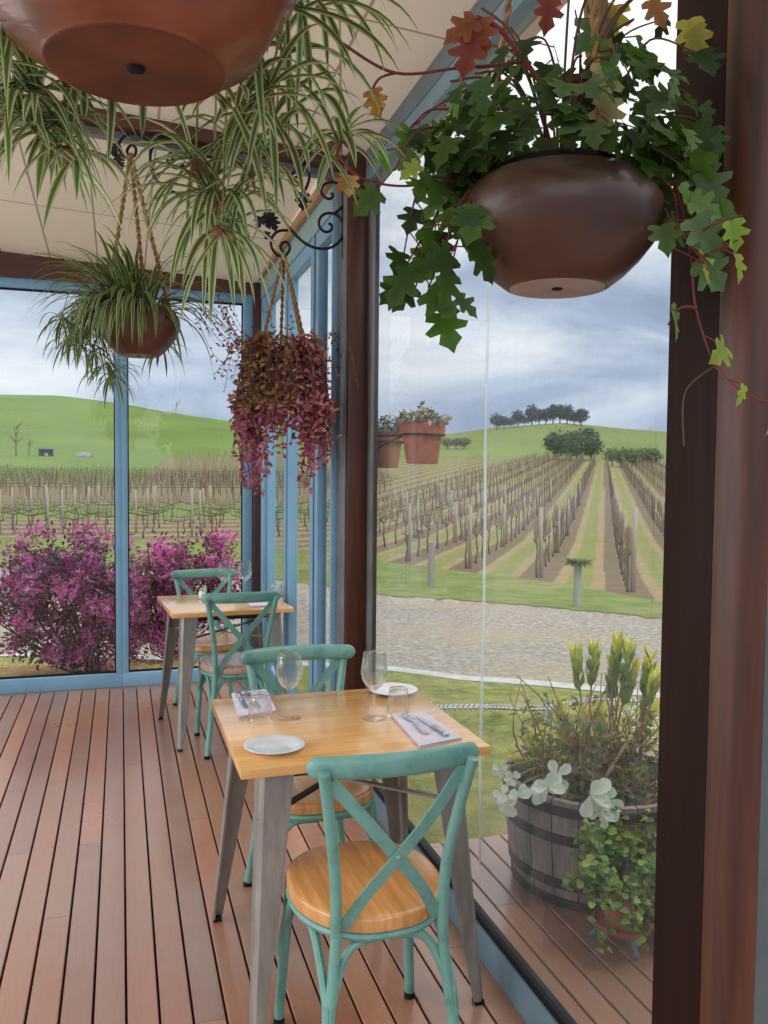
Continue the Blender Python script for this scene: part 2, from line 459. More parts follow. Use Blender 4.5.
# ------------------------------------------------------------------ ceiling, rafters
_a, _b = onY(345, 168, 3.82), onY(125, 127, 3.82)
def raf(x): return _a.z+(_b.z-_a.z)*(x-_a.x)/(_b.x-_a.x)
def zn(x): return 3.0+.135*(1.06-x)
def zf(x): return 2.833+.05*(.884-x)
mb = MB()
def slab(P, t=.05):
    A = [mb.vert(p) for p in P]; B = [mb.vert((p[0], p[1], p[2]+t)) for p in P]
    mb.face(A); mb.face(B[::-1])
    for i in range(4): mb.face((A[i], A[(i+1) % 4], B[(i+1) % 4], B[i]))
def slabs(xa, xb, ya, yb, fa, fb, n=8):
    for i in range(n):
        x0, x1 = lerp(xa, xb, i/n), lerp(xa, xb, (i+1)/n)
        slab([(x0, ya, fa(x0)), (x1, ya, fa(x1)), (x1, yb, fb(x1)), (x0, yb, fb(x0))])
rt = lambda x: raf(x)+.055
slabs(-3.1, 1.3, -.9, 3.87, zn, rt)
slabs(-3.1, 1.1, 3.87, 6.3, rt, zf)
struct(mb.build('ceiling', M['ceiling'], smooth=False))
# rafter over the post
def prism_x(name, x0, x1, fb, ft, ya, yb, mat):
    mb = MB(); P = [(x0, fb(x0)), (x1, fb(x1)), (x1, ft(x1)), (x0, ft(x0))]
    A = [mb.vert((x, ya, z)) for x, z in P]; B = [mb.vert((x, yb, z)) for x, z in P]
    mb.face(A); mb.face(B[::-1])
    for i in range(4): mb.face((A[i], B[i], B[(i+1) % 4], A[(i+1) % 4]))
    return struct(mb.build(name, mat, smooth=False))
prism_x('trim_rafter', -3.1, 1.07, raf, lambda x: raf(x)+.12, 3.82, 3.93, M['timberb'])
prism_x('trim_rafter_strip', -3.1, .97, lambda x: raf(x)-.03, lambda x: raf(x)-.001, 3.88, 3.93, M['greystrip'])
# front beam
mb = MB()
P = [(-3.1, 2.765), (.97, 2.765), (.97, zf(.97)+.02), (-3.1, zf(-3.1)+.02)]
A = [mb.vert((x, 6.10, z)) for x, z in P]; B = [mb.vert((x, 6.22, z)) for x, z in P]
mb.face(A); mb.face(B[::-1])
for i in range(4): mb.face((A[i], B[i], B[(i+1) % 4], A[(i+1) % 4]))
struct(mb.build('trim_front_beam', M['timberb'], smooth=False))

# ------------------------------------------------------------------ front glazing (Y = 6.13)
W = 6.13
def frame(name, boxes, mat=None, parent=None, bev=.004):
    mb = MB()
    for lo, hi in boxes: mb.box(lo, hi, bev)
    return mb.build(name, mat or M['blue'], parent)
def pane(name, P, mat, parent):
    mb = MB(); mb.face([mb.vert(p) for p in P]); return mb.build(name, mat, parent, smooth=False)
def window_front(n, x0, x1, l, r):
    fr = frame('window_%d' % n, [((x0, W, 0), (x1, W+.1, .095)), ((x0, W, 2.705), (x1, W+.1, 2.768)),
               ((x0, W+.001, .095), (x0+l, W+.1, 2.705)), ((x1-r, W+.001, .095), (x1, W+.1, 2.705))])
    struct(fr)
    gs = [((x0+l, W+.03, .095), (x1-r, W+.05, .107)), ((x0+l, W+.03, 2.693), (x1-r, W+.05, 2.705)), ((x0+l, W+.03, .1), (x0+l+.008, W+.05, 2.7)), ((x1-r-.008, W+.03, .1), (x1-r, W+.05, 2.7))]
    frame('gasket', gs, M['rubber'], fr, 0)
    pane('glass', [(x0+l, W+.06, .095), (x1-r, W+.06, .095), (x1-r, W+.06, 2.705), (x0+l, W+.06, 2.705)], M['glass'], fr)
window_front(1, -2.2, .004, .07, .041)
window_front(2, .0045, .905, .041, .067)
# brown corner post
struct(frame('trim_corner_post', [((.907, 6.06, 0), (.965, 6.2, 2.84))], M['timber']))

# ------------------------------------------------------------------ folding glass doors (X = .95) between corner and post
DX = .955
def door(n, y0, y1, sn=.07):
    """one leaf: two stiles, rails, glass; y0 nearer"""
    sx = .05; st = .07
    fr = frame('door_%d' % n, [((DX, y0, .06), (DX+sx, y0+sn, 2.72)), ((DX, y1-st, .06), (DX+sx, y1, 2.72)),
                                ((DX, y0+sn, .06), (DX+sx, y1-st, .18)), ((DX, y0+sn, 2.64), (DX+sx, y1-st, 2.72))])
    struct(fr)
    pane('glass', [(DX+.03, y0+sn, .18), (DX+.03, y1-st, .18), (DX+.03, y1-st, 2.64), (DX+.03, y0+sn, 2.64)], M['glass'], fr)
    frame('gasket', [((DX+.006, y1+.0005, .06), (DX+.04, y1+.041, 2.72))], M['rubber'], fr, 0)
ys = [3.935, 4.35, 5.10, 5.86, 6.165]
for i, (a, b) in enumerate(zip(ys, ys[1:])): door(i+1, a+.002, b-.044, .02 if i == 0 else .07)
struct(frame('trim_door_track', [((DX-.01, 3.93, 0), (DX+.07, 6.12, .055))], M['blue']))
struct(frame('trim_door_head', [((DX-.005, 3.93, 2.725), (DX+.07, 6.12, 2.86))], M['tealhead']))
mb = MB(); mb.box((DX-.035, 3.93, 2.845), (DX-.005, 6.12, 2.90), .004)
struct(mb.build('trim_door_honey', M['trim']))
mb = MB(); mb.box((DX-.034, 3.93, 2.90), (DX+.2, 6.12, 3.0), 0)
struct(mb.build('trim_door_fascia', M['ceiling']))

# ------------------------------------------------------------------ posts
mb = MB(); mb.box((.985, 3.75, 0), (1.078, 3.93, 3.02), .006)
struct(mb.build('trim_post', M['timber']))
mb = MB(); mb.box((.978, 3.77, 0), (.9845, 3.925, 2.92), .002)  # grey facing paints in the light on the post's glossy inner face
struct(mb.build('trim_post_lit_face', M['greystrip']))
struct(frame('trim_jamb', [((1.0785, 3.70, 0), (1.098, 3.748, 2.87))], M['greystrip']))
struct(frame('trim_jamb_gasket', [((1.0985, 3.695, .1), (1.112, 3.735, 2.82))], M['rubber'], None, 0))
# near post: flat timber plus a round-edged one in front
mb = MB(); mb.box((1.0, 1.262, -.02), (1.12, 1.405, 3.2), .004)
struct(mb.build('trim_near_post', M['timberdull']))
mb = MB()
pts = []
for k in range(9):
    a = PI+k/8*PI/2
    pts.append((1.0+.05+.05*math.cos(a), 1.258-.0+.07+.07*math.sin(a)-.07))
pts = [(1.0, 1.26)]+pts[1:]+[(1.056, 1.188), (1.056, 1.26)]
A = [mb.vert((x, y, -.02)) for x, y in pts]; B = [mb.vert((x, y, 3.2)) for x, y in pts]
for i in range(len(pts)): mb.face((A[i], A[(i+1) % len(pts)], B[(i+1) % len(pts)], B[i]))
mb.face(A[::-1]); mb.face(B)
struct(mb.build('trim_round_post', M['timbernear'], angle=50))
mb = MB(); mb.box((1.058, 1.2, -.02), (2.6, 1.255, 3.2))
struct(mb.build('wall_right', M['wallgrey']))

# ------------------------------------------------------------------ big side window (X = 1.08)
fr = frame('window_3', [((1.06, 1.40, 0), (1.11, 3.66, .10)), ((1.06, 1.40, 2.81), (1.13, 3.75, 2.878))], M['bluegrey'])
struct(fr)
frame('gasket', [((1.07, 1.40, .10), (1.10, 3.66, .122))], M['rubber'], fr, 0)
pane('glass', [(1.085, 1.40, .10), (1.085, 3.67, .10), (1.085, 3.67, 2.81), (1.085, 1.40, 2.81)], M['glassR'], fr)
struct(frame('trim_header', [((1.06, -.5, 2.88), (1.2, 3.75, 3.03))], M['greyhead']))
# clear roll-down blind outside with its welded seam
bl = empty('clear_weather_blind', (1.2, 2.6, 0), label='clear plastic weather blind with a wavy upright seam hanging outside the big window', cat_='blind')
pv = MB(); n = 24
seam = []
rb = random.Random(4)
for i in range(n+1):
    z = 2.985-2.85*i/n
    seam.append(V((.0, .026*math.sin(i*.7)*.25+rb.uniform(-.003, .003), z)))
# seam position from the survey
sp = onX(485, 500, 1.2)
mb = MB()
seam = [V((0, sp.y-2.6+p.y, p.z)) for p in seam]
mb.bar(seam, .020, .002, (1, 0, 0))
mb.build('seam', M['clearpvc'], bl)
mb = MB(); mb.tube([(0, -1.1, 3.0), (0, 1.05, 3.0)], .02, 10); mb.build('top_roll', M['greystrip'], bl)

# ------------------------------------------------------------------ terrain strips
def azp(pts, dr=0):
    out = []
    for x, y in pts:
        p = ground(x, y); out.append((math.degrees(math.atan2(p.x, p.y)), math.hypot(p.x, p.y)+dr))
    return sorted(out)
E1 = azp([(-120, 657), (30, 657), (225, 664), (380, 670), (460, 680), (650, 697), (760, 715)])
E2 = azp([(-120, 566), (15, 566), (225, 575), (390, 596), (655, 618), (760, 628)])
E3 = azp([(-120, 537), (15, 537), (225, 543), (330, 552), (390, 563), (541, 581), (660, 602), (760, 615)])
E4 = [(-60, 84), (1, 84), (3, 132), (12, 138), (18, 140), (24, 146), (70, 150)]
def strip(name, f0, f1, nr, mat, lab, cat_, colf=None, da=.5, a0=-62, a1=82, dz=0, wob=0):
    mb = MB(); rows = []; rw = random.Random(9)
    k = 0; az = a0; 
    wl = [rw.uniform(-1, 1) for _ in range(600)]
    while az <= a1+1e-6:
        s, c = math.sin(R(az)), math.cos(R(az))
        ra, rb_ = f0(az), f1(az)
        ra += wl[k]*wob*ra; 
        row = []
        for j in range(nr+1):
            t = j/nr; r = ra*((rb_/ra)**t)
            p = (r*s, r*c, G(r*s, r*c)+dz)
            row.append(mb.vert(p, colf(p) if colf else (1, 1, 1)))
        rows.append(row); az += da; k += 1
    for A, B in zip(rows, rows[1:]):
        for j in range(nr): mb.face((A[j], B[j], B[j+1], A[j+1]))
    return struct(mb.build(name, mat, angle=0), lab, cat_)
e1 = lambda a: interp(a, E1); e2 = lambda a: interp(a, E2); e3 = lambda a: interp(a, E3); e4 = lambda a: interp(a, E4)
strip('lawn', lambda a: 1.3, lambda a: e1(a)+.12, 40, M['lawn'], 'mottled lawn outside the windows', 'lawn', dz=-.004)
strip('path_edging', lambda a: e1(a), lambda a: e1(a)+.22, 2, M['edging'], 'pale concrete edging of the gravel drive', 'path')
strip('road_gravel', lambda a: e1(a)+.16, lambda a: e2(a)+.4, 24, M['gravel'], 'grey gravel driveway', 'driveway', dz=-.01)
strip('field_verge', e2, lambda a: e3(a), 12, M['verge'], 'bright green grass verge', 'grass', dz=.0, wob=.012)
SA, CA = math.sin(R(31.65)), math.cos(R(31.65))
ROWP = -1.38; ROWS = 1.86
soilc, grassc, strawc = srgb(94, 82, 66), srgb(104, 108, 64), srgb(122, 110, 82)
def soil(p):
    az = math.degrees(math.atan2(p[0], p[1]))
    if az > 15.5:
        q = ((p[0]*CA-p[1]*SA-ROWP)/ROWS) % 1.0
    else:
        if 45.2 < p[1] < 55: return srgb(86, 106, 50)
        if p[1] >= 55: return srgb(98, 92, 70) if p[1] < 84 or az > 1.5 else srgb(98, 120, 58)
        q = ((p[1]-33.4)/2.6) % 1.0
        if q < .3 or q > .7: return srgb(98, 86, 70)
        return srgb(112, 112, 74) if .4 < q < .6 else srgb(118, 106, 84)
    if q < .22 or q > .78: c = soilc
    elif .36 < q < .64: c = grassc
    else: c = strawc
    return c
strip('field_vineyard', e3, e4, 420, M['vinesoil'], 'vineyard ground in soil and grass bands', 'field', colf=soil, da=.13, a0=-16, a1=44)
def hillc(p):
    az = math.degrees(math.atan2(p[0], p[1])); t = smooth((az-14)/8)
    return (lerp(.80, .98, t), lerp(.80, .82, t), lerp(.74, .95, t))
strip('hill_pasture', lambda a: e4(a)-.2, lambda a: 330, 60, M['hill'], 'green pasture hills behind the vineyard', 'hill', colf=hillc, da=1.0)

# straw mulch bed in front of the left windows
mb = MB()
rs = random.Random(5); rows = []
for i in range(41):
    x = -2.6+i*.09; row = []
    for j in range(12):
        y = 6.28+j*.105
        row.append(mb.vert((x, y, -.09+rs.uniform(-.012, .02)-(.1 if j in (0, 11) else 0))))
    rows.append(row)
for A, B in zip(rows, rows[1:]):
    for j in range(11): mb.face((A[j], B[j], B[j+1], A[j+1]))
struct(mb.build('path_mulch', M['straw'], angle=0), 'straw mulch garden bed outside the front windows', 'garden bed')
mb = MB()
for i in range(2600):
    x = rs.uniform(-2.5, 1.0); y = rs.uniform(6.3, 7.4); a = rs.uniform(0, PI); L = rs.uniform(.03, .09)
    mb.cur = jit(srgb(214, 184, 128), .25, rs)
    d = V((math.cos(a), math.sin(a), rs.uniform(-.2, .35))); p = V((x, y, -.07+rs.uniform(0, .03)))
    mb.leaf(p, d, (0, 0, 1), L, .007, mb.cur, 0)
tag(mb.build('loose_straw', M['matte'], smooth=False), 'loose pale straw scattered under the pink flowering shrubs', 'straw', kind='stuff')

# ------------------------------------------------------------------ vineyard
def vine_mesh(seed, h=1.0):
    r = random.Random(seed); mb = MB(); dk = srgb(100, 84, 72)
    mb.cur = dk
    t = [V((0, 0, -.05))]
    for i in range(4): t.append(t[-1]+V((r.uniform(-.06, .06), r.uniform(-.04, .04), .2*h)))
    mb.tube(t, [.034, .03, .026, .024, .022], 5)
    for s in (-1, 1):
        a = [t[-1]]
        for i in range(4): a.append(a[-1]+V((s*.15, r.uniform(-.03, .03), r.uniform(-.01, .06))))
        mb.tube(a, [.028, .024, .02, .018, .014], 4)
        for p in a[1:]:
            for q in range(2):
                mb.cur = jit(srgb(128, 104, 84), .2, r)
                e = p+V((r.uniform(-.1, .1), r.uniform(-.06, .06), r.uniform(.15, .55)))
                mb.tube([p, (p+e)/2+V((r.uniform(-.04, .04), 0, 0)), e], [.011, .008, .005], 3, cap=False)
                mb.cur = dk
    return mb
def post_mesh(h, r_=.05, c=srgb(150, 138, 122)):
    mb = MB(); mb.cur = c
    mb.tube([(0, 0, -.3), (0, 0, h*.5), (0.01, 0, h)], [r_, r_*.95, r_*.9], 7)
    return mb
vlab_r = 'bare pruned grapevine in the striped vineyard seen through the big side window'
vlab_l = 'bare pruned grapevine in the rows across the gravel from the pink shrubs'
vprot = []
for s in range(4):
    o = vine_mesh(60+s).build('grapevine', M['twig'], angle=0)
    vprot.append(o)
used = [False]*4
def put_vine(x, y, rz, lab, grp, r):
    k = r.randrange(4)
    if used[k]: o = vprot[k].copy(); col.objects.link(o)
    else: o = vprot[k]; used[k] = True
    o.location = (x, y, G(x, y)); o.rotation_euler = (0, 0, rz+r.choice((0, PI))); k2 = r.uniform(.85, 1.15)
    o.scale = (k2, k2, k2*r.uniform(.9, 1.1))
    tag(o, lab, 'grapevine', grp); return o
pprot = post_mesh(1.45).build('vineyard_post', M['matte'], angle=0); pused = [False]
def put_post(x, y, s, lab, grp, r):
    if pused[0]: o = pprot.copy(); col.objects.link(o)
    else: o = pprot; pused[0] = True
    o.location = (x, y, G(x, y)); o.scale = (1, 1, s); o.rotation_euler = (r.uniform(-.03, .03), r.uniform(-.03, .03), r.uniform(0, 6))
    tag(o, lab, 'post', grp); return o
def wire(pts, lab, grp, rad=.006, c=srgb(150, 150, 150), name='trellis_wire'):
    mb = MB(); mb.cur = c
    for h in (.75, 1.2): mb.tube([V((x, y, G(x, y)+h)) for x, y in pts], rad, 3, cap=False)
    return tag(mb.build(name, M['matte'], angle=0), lab, 'wire', grp)
rv = random.Random(21)
far = MB(); farp = MB()
def far_vine(x, y, dx, dy, rad=.012):
    z = G(x, y); p = V((x, y, z)); d = V((dx, dy, 0))
    far.cur = jit(srgb(104, 84, 68), .2, rv)
    far.tube([p, p+V((0, 0, .8))], .04, 3, cap=False)
    for s in (-.6, -.3, 0, .3, .6):
        far.tube([p+d*s+V((0, 0, .8)), p+d*(s+rv.uniform(-.15, .15))+V((0, 0, rv.uniform(1.0, 1.5)))], .014, 3, cap=False)
    far.tube([p-d*.7+V((0, 0, .82)), p+d*.7+V((0, 0, .82))], .025, 3, cap=False)
for k in range(-5, 5):
    p = ROWP+ROWS*k
    # row start along direction (SA, CA)
    q = 12.0
    def pos(q): return (p*CA+q*SA, -p*SA+q*CA)
    while True:
        x, y = pos(q); az = math.degrees(math.atan2(x, y))
        if math.hypot(x, y) > e3(az)+.6 and az > 15.5: break
        q += .2
    q0 = q; j = 0
    while True:
        x, y = pos(q); rr = math.hypot(x, y)
        az = math.degrees(math.atan2(x, y))
        if rr > e4(az)-3: break
        if rr < 43: put_vine(x, y, PI/2-R(31.65), vlab_r, 'vines of the striped side vineyard', rv)
        else: far_vine(x, y, SA, CA)
        if j % 5 == 0:
            if rr < 60: put_post(x+.1, y, 1.0 if j else 1.08, 'grey timber trellis post in the striped vineyard seen through the big side window', 'posts of the striped side vineyard', rv)
            else:
                farp.cur = srgb(150, 138, 122)
                farp.tube([V((x, y, G(x, y))), V((x, y, G(x, y)+1.6))], .05, 4, cap=False)
        q += 1.5 if rr < 43 else 2.0; j += 1
    wire([pos(q0+(100-q0)*i/14) for i in range(15)], 'thin trellis wires along a row of the striped side vineyard', 'wires of the striped side vineyard')
# left block: rows running across the view
for k, Y0 in enumerate((33.4, 36.0, 38.6, 41.2, 43.8)):
    x = -13.5+.4*k; j = 0
    while True:
        az = math.degrees(math.atan2(x, Y0))
        if az > 15.2: break
        put_vine(x, Y0+rv.uniform(-.05, .05), 0, vlab_l, 'vines of the cross rows', rv)
        if j % 2 == 0: put_post(x+.6+rv.uniform(-.2, .2), Y0, 1.32 if k == 0 else 1.2, 'weathered trellis post in the rows across the gravel from the pink shrubs', 'posts of the cross rows', rv)
        x += 1.3; j += 1
    wire([(-14+i*2, Y0) for i in range(13) if math.degrees(math.atan2(-14+i*2, Y0)) < 16], 'trellis wires along a row across the gravel from the pink shrubs', 'wires of the cross rows')
for k in range(9):   # farther block, dense posts
    Y0 = 58+k*4.0; x = -26.
    while math.degrees(math.atan2(x, Y0)) < 16:
        x += rv.uniform(.9, 1.7)
        z = G(x, Y0); h = rv.uniform(.9, 1.6)
        farp.cur = jit(srgb(140, 128, 112), .2, rv)
        farp.tube([V((x, Y0, z)), V((x, Y0, z+h))], .035, 4, cap=False)
        far_vine(x+.4, Y0, 1, 0)
for k in range(8):   # brown young planting on the slope
    Y0 = 92+k*6.5
    x = Y0*math.tan(R(2.0+k*.3))
    while math.degrees(math.atan2(x, Y0)) < 15:
        x += rv.uniform(.8, 1.3)
        z = G(x, Y0); farp.cur = jit(srgb(148, 128, 108), .2, rv)
        farp.tube([V((x, Y0, z)), V((x, Y0, z+rv.uniform(.6, 1.3)))], .035, 3, cap=False)
tag(far.build('distant_vines', M['twig'], angle=0), 'faint bare vines in the distant parts of the vineyard', 'grapevines', kind='stuff')
tag(farp.build('distant_stakes', M['matte'], angle=0), 'thin pale stakes in the distant parts of the vineyard', 'stakes', kind='stuff')
# brown soil of the young planting
# near roadside posts
g = ground(577, 606)
pt = empty('roadside_post', g, label='short grey roadside post with a green tuft on top', cat_='post')
mb = MB(); mb.cur = srgb(150, 150, 142); mb.tube([(0, 0, -.2), (0, 0, .68)], [.06, .058], 9); mb.build('shaft', M['matte'], pt)
mb = MB()
for i in range(150):
    a = rs.uniform(0, 2*PI)
    mb.leaf(V((0, 0, .66))+V((math.cos(a), math.sin(a), 0))*rs.uniform(0, .13), V((math.cos(a), math.sin(a), rs.uniform(-.3, 1))), (0, 0, 1), .14, .05, jit(srgb(96, 118, 60), .25, rs))
mb.build('tuft', M['leaf'], pt, smooth=False)
for (x, y, h, lab) in ((431, 587, .85, 'plain grey roadside post beyond the gravel, beside the striped vineyard'), (12, 527, .5, 'short sawn stump post at the edge of the verge behind the pink shrub'), (62, 530, .42, 'low brown stump post on the verge behind the pink shrub')):
    g = ground(x, y); mb = MB(); mb.cur = srgb(146, 140, 132)
    mb.tube([(0, 0, -.2), (0, 0, h)], [.07, .066], 9); mb.build('roadside_post', M['matte'], loc=g)
    tag(bpy.context.scene.objects[-1] if False else col.objects[-1], lab, 'post')
# chain fence beside the lawn
ch = empty('chain_fence', ground(600, 712), label='low galvanised chain strung along the lawn between short stakes', cat_='chain fence')
base = V(ch.location)
mb = MB()
cp = [ground(430, 735)+V((0, 0, .17)), ground(490, 722)+V((0, 0, .10)), ground(545, 722)+V((0, 0, .09)), ground(600, 716)+V((0, 0, .12)), ground(665, 735)+V((0, 0, .2))]
line = cat(cp, 26)
for i in range(len(line)-1):
    p, q = line[i]-base, line[i+1]-base; d = (q-p); m = (p+q)/2; L = d.length*.72; d.normalize()
    n_ = d.cross(V((0, 0, 1))).normalized() if i % 2 else V((0, 0, 1)); n_ = (n_-d*n_.dot(d)).normalized()
    ring = [m+d*math.cos(a)*L+n_*math.sin(a)*.018 for a in [k*2*PI/8 for k in range(9)]]
    mb.tube(ring, .006, 4, cap=False)
mb.build('chain', M['chain'], ch)
for p in (cp[0], cp[-1], cp[2]):
    mb = MB(); q = p-base; mb.tube([q-V((0, 0, .35)), q+V((0, 0, .04))], .012, 6); mb.build('stake', M['chain'], ch)

# shed, rock, trees on the hills
g = ground(46, 456)
sh = empty('farm_shed', g, R(6), label='small dark farm shed low on the green hill', cat_='shed')
mb = MB(); mb.cur = srgb(52, 54, 60); mb.box((-.95, -.7, -.5), (.95, .7, .85)); mb.build('wall', M['matte'], sh, smooth=False)
mb = MB(); mb.cur = srgb(74, 78, 84)
A = [mb.vert(p) for p in ((-1.1, -.9, .85), (1.1, -.9, .85), (1.1, .9, 1.05), (-1.1, .9, 1.05))]; B = [mb.vert((mb.v[i][0], mb.v[i][1], mb.v[i][2]+.12)) for i in A]
mb.face(A[::-1]); mb.face(B)
for i in range(4): mb.face((A[i], A[(i+1) % 4], B[(i+1) % 4], B[i]))
mb.build('roof', M['matte'], sh, smooth=False)
mb = MB(); mb.cur = srgb(150, 150, 130); mb.box((-.2, -.74, -.4), (.25, -.7, .4)); mb.build('doorway', M['matte'], sh, smooth=False)
g = ground(84, 457)
mb = MB(); mb.cur = srgb(120, 120, 128)
def rock(bm):
    bmesh.ops.create_icosphere(bm, subdivisions=2, radius=1)
    for v in bm.verts: v.co = V((v.co.x*1.2, v.co.y*.8, max(v.co.z, -.2)*.6))*(1+rs.uniform(-.15, .15))
mb.bm_add(rock); tag(mb.build('boulder', M['matte'], loc=g), 'pale grey boulder on the hillside beside the dark shed', 'boulder')
def tree(px, py, h, w, leafy, lab, grp=None, c=srgb(62, 74, 52), seed=0):
    g = ground(px, py); r = random.Random(seed); 
    if g.to_2d().length > 305: g = V((math.sin(math.atan2(g.x, g.y))*299, math.cos(math.atan2(g.x, g.y))*299, 0)); g.z = G(g.x, g.y)
    o = empty('tree', g, label=lab, cat_='tree', group=grp)
    mb = MB(); mb.cur = srgb(84, 72, 60) if leafy else srgb(112, 112, 88)
    mb.tube([(0, 0, -1), (0, 0, h*.4), (r.uniform(-.1, .1)*h*.3, 0, h*.9)], [.04*h, .03*h, .008*h] if leafy else [.022*h, .016*h, .004*h], 5)
    for i in range(14 if not leafy else 6):
        z = h*r.uniform(.25, .85); a = r.uniform(0, 2*PI); L = w*r.uniform(.3, .5)
        mb.tube([(0, 0, z), (math.cos(a)*L, math.sin(a)*L, z+L*.9)], [.012*h, .004*h], 3, cap=False)
    mb.build('trunk', M['twig'], o, angle=0)
    if leafy:
        mb = MB()
        for i in range(420):
            u = V((r.gauss(0, 1), r.gauss(0, 1), r.gauss(0, 1))).normalized()*r.uniform(.5, 1)
            p = V((u.x*w*.5, u.y*w*.5, h*.58+u.z*h*.42))
            mb.leaf(p, V((r.gauss(0, 1), r.gauss(0, 1), r.gauss(0, 1))), u, h*.13, h*.1, jit(c, .3, r))
        mb.build('crown', M['leaf'], o, smooth=False)
k = 0
for px in range(497, 585, 7):
    py = interp(px, [(490, 431), (520, 426), (560, 423), (585, 427)])
    tree(px, py, 5.0+rs.uniform(-1, 2)-(abs(px-560) > 30)*1.4, 5, True, 'dark scrubby tree in the line along the hill crest', 'trees along the hill crest', seed=k, c=srgb(66, 76, 70)); k += 1
for (px, py) in ((560, 456), (567, 459), (574, 455), (581, 460), (588, 454), (591, 461), (577, 461), (568, 453), (584, 452), (555, 460)):
    tree(px, py, 4.2+rs.uniform(-.8, 1.), 4.2, True, 'dark green tree in the grove below the hill crest', 'trees of the grove above the vineyard', seed=k, c=srgb(66, 84, 56)); k += 1
for px in (612, 622, 632, 642, 652): 
    tree(px, 466+(px % 3), 2.6, 2.8, True, 'low bush in the line at the top of the striped vineyard', 'bushes at the top of the striped vineyard', seed=k, c=srgb(92, 108, 64)); k += 1
for px in (447, 456, 464):
    tree(px, 449, 2.6, 3.2, True, 'round olive bush on the slope just beside the terracotta wall pot', 'bushes beside the terracotta wall pot', seed=k, c=srgb(104, 112, 74)); k += 1
tree(176, 411.5, 4.2, 5, False, 'tiny bare tree alone on the crest of the green hill', seed=77)
tree(16, 456, 5.0, 3, False, 'slim bare tree on the hill just before the dark shed', seed=78)
tree(29, 456, 3.6, 2.0, False, 'smaller bare sapling between the slim bare tree and the dark shed', seed=79)

# ------------------------------------------------------------------ pink flowering shrubs
def shrub(cx, cy, blobs, lab, nl, nf, seed, stem0):
    r = random.Random(seed); o = empty('flowering_shrub', (cx, cy, -.08), label=lab, cat_='shrub')
    st = MB(); st.cur = srgb(92, 74, 62)
    lf = MB(); fl = MB(); base = V((cx, cy, -.08))
    for (bx, by, bz, rx, rz) in blobs:
        c = V((bx, by, bz))-base
        p = V(stem0)
        for q in range(3):
            e = c+V((r.uniform(-.7, .7)*rx, r.uniform(-.7, .7)*rx, r.uniform(-.3, .9)*rz))
            s_ = p+V((r.uniform(-.06, .06), r.uniform(-.06, .06), 0))
            m_ = s_.lerp(e, .5)+V((r.uniform(-.08, .08), r.uniform(-.08, .08), -.05))
            st.tube(cat([s_, m_, e], 4), [.013-.0011*i for i in range(9)], 5)
    tot = sum(b[3]**2*b[4] for b in blobs)
    mar = [srgb(104, 48, 64), srgb(124, 58, 76), srgb(86, 82, 72), srgb(76, 60, 62), srgb(130, 72, 72), srgb(100, 108, 82)]
    pin = [srgb(236, 130, 200), srgb(222, 106, 182), srgb(242, 164, 214), srgb(208, 90, 164)]
    for (bx, by, bz, rx, rz) in blobs:
        c = V((bx, by, bz))-base; sh_ = rx*rx*rz/tot
        cl = []
        for i in range(int(60*sh_)+14):
            u = V((r.gauss(0, 1), r.gauss(0, 1), r.gauss(0, 1))).normalized()*r.uniform(.55, 1.08)
            cl.append((c+V((u.x*rx, u.y*rx, u.z*rz)), u))
        for i in range(int(nl*sh_)):
            q, u = r.choice(cl); pp = q+V((r.gauss(0, 1), r.gauss(0, 1), r.gauss(0, 1)))*.055
            lf.leaf(pp, V((r.gauss(0, 1), r.gauss(0, 1), r.gauss(0, .7)))+u*.7, u+V((0, 0, .5)), r.uniform(.03, .055), .024, jit(r.choice(mar), .3, r), .15)
        fc = r.sample(cl, max(3, int(len(cl)*.72)))
        for i in range(int(nf*sh_)):
            q, u = r.choice(fc); pp = q+u*.025+V((r.gauss(0, 1), r.gauss(0, 1), r.gauss(0, 1)))*.04
            cc = jit(r.choice(pin), .15, r)
            for t in range(5): fl.leaf(pp, V((r.gauss(0, 1), r.gauss(0, 1), r.gauss(0, 1)))+u*.6, u, .042, .013, cc, .2)
    st.build('stems', M['twig'], o); lf.build('foliage', M['leaf'], o, smooth=False); fl.build('blossom', M['leaf'], o, smooth=False)
Y1 = 6.95
def bl(px, py, pr, Y, pz=None):
    p = onY(px, py, Y); s = pr*(Y/ FPX)*1.03
    return (p.x, p.y, p.z, s, (pz or pr)*(Y/FPX)*1.03)
sA = [bl(28, 568, 30, Y1), bl(75, 560, 38, Y1, 24), bl(62, 605, 52, Y1, 38), bl(98, 610, 36, Y1, 44), bl(40, 645, 38, Y1, 22), bl(90, 645, 30, Y1, 20), bl(10, 622, 20, Y1-.05, 12), bl(50, 585, 44, Y1, 30), bl(118, 575, 24, Y1, 30)]
pA = onY(90, 676, Y1)
shrub(pA.x, Y1, sA, 'large pink flowering shrub with dark red leaves outside the left front window', 7600, 2600, 3, (0, 0, 0))
Y2 = 7.45
sB = [bl(200, 556, 34, Y2, 22), bl(165, 566, 30, Y2, 26), bl(150, 615, 28, Y2, 36), bl(175, 610, 34, Y2, 40), bl(205, 595, 30, Y2, 30), bl(140, 580, 22, Y2, 30), bl(160, 650, 30, Y2, 16), bl(228, 575, 20, Y2, 24), bl(225, 548, 14, Y2, 14)]
pB = onY(172, 668, Y2)
shrub(pB.x, Y2, sB, 'pink flowering shrub behind the far dining table outside the front window', 5600, 3000, 8, (0, 0, 0))

